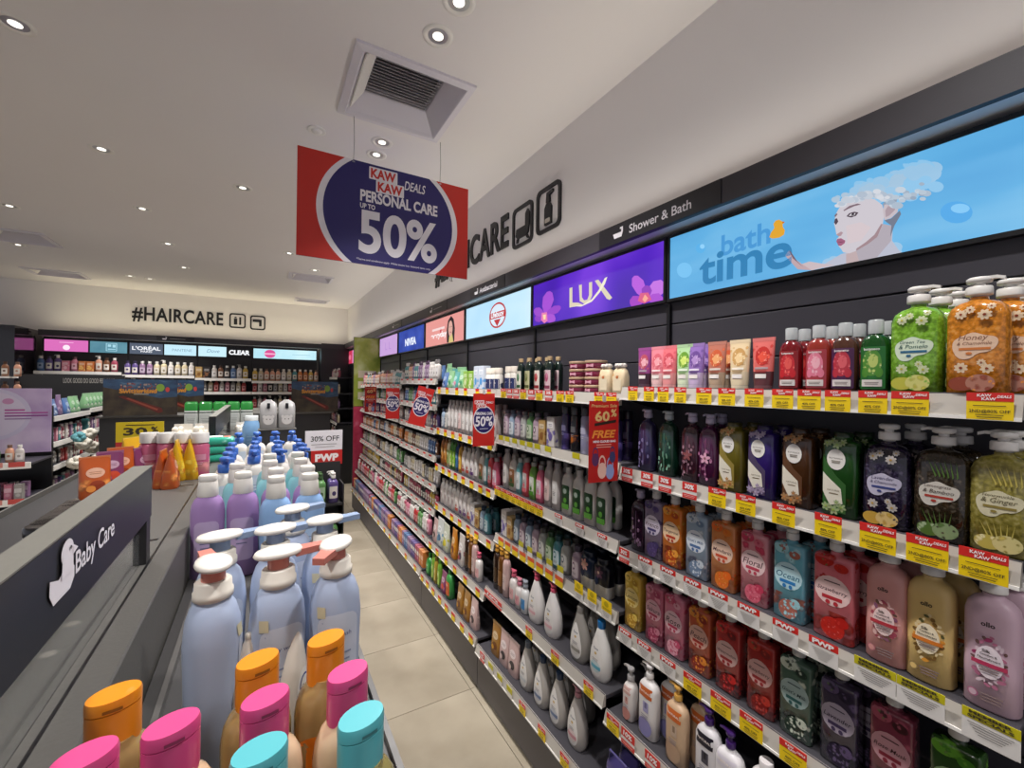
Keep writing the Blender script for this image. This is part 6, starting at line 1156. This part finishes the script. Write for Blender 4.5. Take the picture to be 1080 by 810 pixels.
# ------------------------------------------------------------------ back wall hair shelving
def back_bay(x0, x1, lab):
    t = thing('shelving_bay', lab, 'shelving', (x0, YBACK, 0)); obj('back_panel', MB().box(.003, x1 - x0 - .003, -.12, -.1, .05, 2.36, C('#29272a', .5)), t); obj('kickboard', MB().box(0, x1 - x0, -.46, -.44, 0, .2, DARK), t); obj('upright', MB().box(-.006, .006, -.13, -.12, .05, 2.36, BLACK), t)
    return t
BX = [(-2.85, -1.89, 'pink light box'), (-1.89, -.98, 'French lettering light box'), (-.98, -.18, 'script light box'), (-.18, .9, 'pink disc light box')]
for i, (x0, x1, nm) in enumerate(BX):
    back_bay(x0, x1, f'dark hair product bay on back wall under {nm}')
    for z, n in ((1.80 - .035 * i, 'top'), (1.5, 'second'), (1.22, 'third'), (.94, 'fourth'), (.6, 'fifth')):
        s = thing('shelf', f'white railed back wall shelf, {n} one under {nm}', 'shelf', (x0, 8.74, z), 0)
        obj('shelf_board', MB().box(.004, x1 - x0 - .004, .012, .33, .02, .035, DARK), s); obj('price_rail', MB().box(.004, x1 - x0 - .004, 0, .012, -.005, .04, RAILW), s)
        st = {('top', 0): ['sb_blue', 'sb_violet', 'sp_violet', 'carton_rose', 'carton_rose', 'sb_pink', 'carton_orange', 'carton_orange', 'sp_peach', 'sb_brown', 'sb_rose', 'sb_brown'], ('top', 1): ['sb_violet', 'sb_violet', 'sb_mauve', 'sb_mauve', 'sb_cream', 'sp_cream', 'sb_white', 'sb_cream', 'sb_cream', 'sb_white'], ('top', 2): ['carton_tan', 'carton_black', 'sb_white', 'sb_brown', 'sb_black', 'sb_blue', 'sp_white', 'sb_yellow'], ('top', 3): ['sb_yellow', 'sb_cream', 'sb_peach', 'sb_peach', 'sb_white', 'sb_cream', 'sb_teal', 'sb_orange', 'sb_yellow', 'sb_peach']}.get((n, i))
        if st is None: st = [['sb_', 'sp_'][q % 2] + ['white', 'grey', 'pink', 'red', 'cream', 'black', 'white'][(q * 3 + i) % 7] for q in range(14)] if n in ('second', 'third') else []
        if n == 'third' and i in (1, 2): st = []
        x = x0 + .05; q = 0
        while st and x < x1 - .04:
            k = st[int((x - x0) / (x1 - x0) * len(st)) % len(st)]; sc = 1.55 if n == 'top' else 1.35; put(k, x, 8.83, z + .036, 0, f'on {n} back shelf under {nm}', 0, sc); x += KN[k].w * sc + .012
t = thing('pillar', 'dark square pillar closing back shelving beside right wall', 'pillar', (.93, 8.72, 0)); obj('pillar_shaft', MB().box(0, .5, 0, .46, 0, 2.36, C('#2f2d31', .4)), t); obj('pillar_cap', MB().box(0, .5, -.002, .0, 2.36, 2.45, FAS), t)
t = thing('pillar', 'glossy black pillar at far end of back shelving by cosmetics', 'pillar', (-3.9, 8.35, 0)); obj('pillar_shaft', MB().box(0, 1.0, 0, .84, 0, 2.44, C('#242226', .12, coat=.5)), t); obj('pillar_foot', MB().box(-.01, 1.0, -.01, 0, 0, .12, BLACK), t)
# ---- last bay by the right-hand corner
t = thing('shelving_bay', 'dark wall bay between green end panel and back corner', 'shelving', (1.462, 8.7, 0), FACE_AISLE); obj('back_panel', MB().box(0, .95, -.03, 0, .1, 2.36, DARK), t); obj('kickboard', MB().box(0, .95, -.38, -.36, 0, .25, BLACK), t); obj('end_board', MB().box(.95, .965, -.4, 0, 0, 1.0, BLACK), t)
for i, z in enumerate((1.78, 1.5, 1.25, 1.0, .74)):
    s = thing('shelf', f'white railed corner shelf past green end panel, {("top", "second", "third", "fourth", "fifth")[i]} one', 'shelf', (1.07, 8.68, z), FACE_AISLE)
    obj('shelf_board', MB().box(0, .9, .012, .36, .02, .035, DARK), s); obj('price_rail', MB().box(0, .9, 0, .012, -.005, .04, RAILW), s)
    y = 8.63
    while y > 7.84: put(random.choice(('sb_', 'sp_', 'sc_')) + random.choice(('pink', 'white', 'cream', 'mauve', 'brown', 'rose')), 1.13, y, z + .035, FACE_AISLE, f'on {("top", "second", "third", "fourth", "fifth")[i]} corner shelf'); y -= .062
t = thing('promotion_gondola', 'small display stack far behind the cosmetics gondola', 'shelving', (-2.72, 7.2, 0)); obj('cabinet', MB().box(-.3, .15, 0, .4, .02, 1.5, CGD), t)
for z in (1.52, 1.75):
    obj('deck', MB().box(-.35, .2, -.05, .45, z - .02, z, RAILW), t)
obj('deck_post', MB().box(-.02, .02, .2, .24, 1.5, 1.73, BLACK), t)
for z in (1.52, 1.75):
    for i in range(6): put('sb_' + ('cream', 'brown', 'peach')[i % 3], -2.98 + i * .1, 7.22, z, 0, 'on small display stack behind cosmetics gondola', 0, 1.2)
print('products', COUNT[0], 'objects', len(bpy.data.objects))
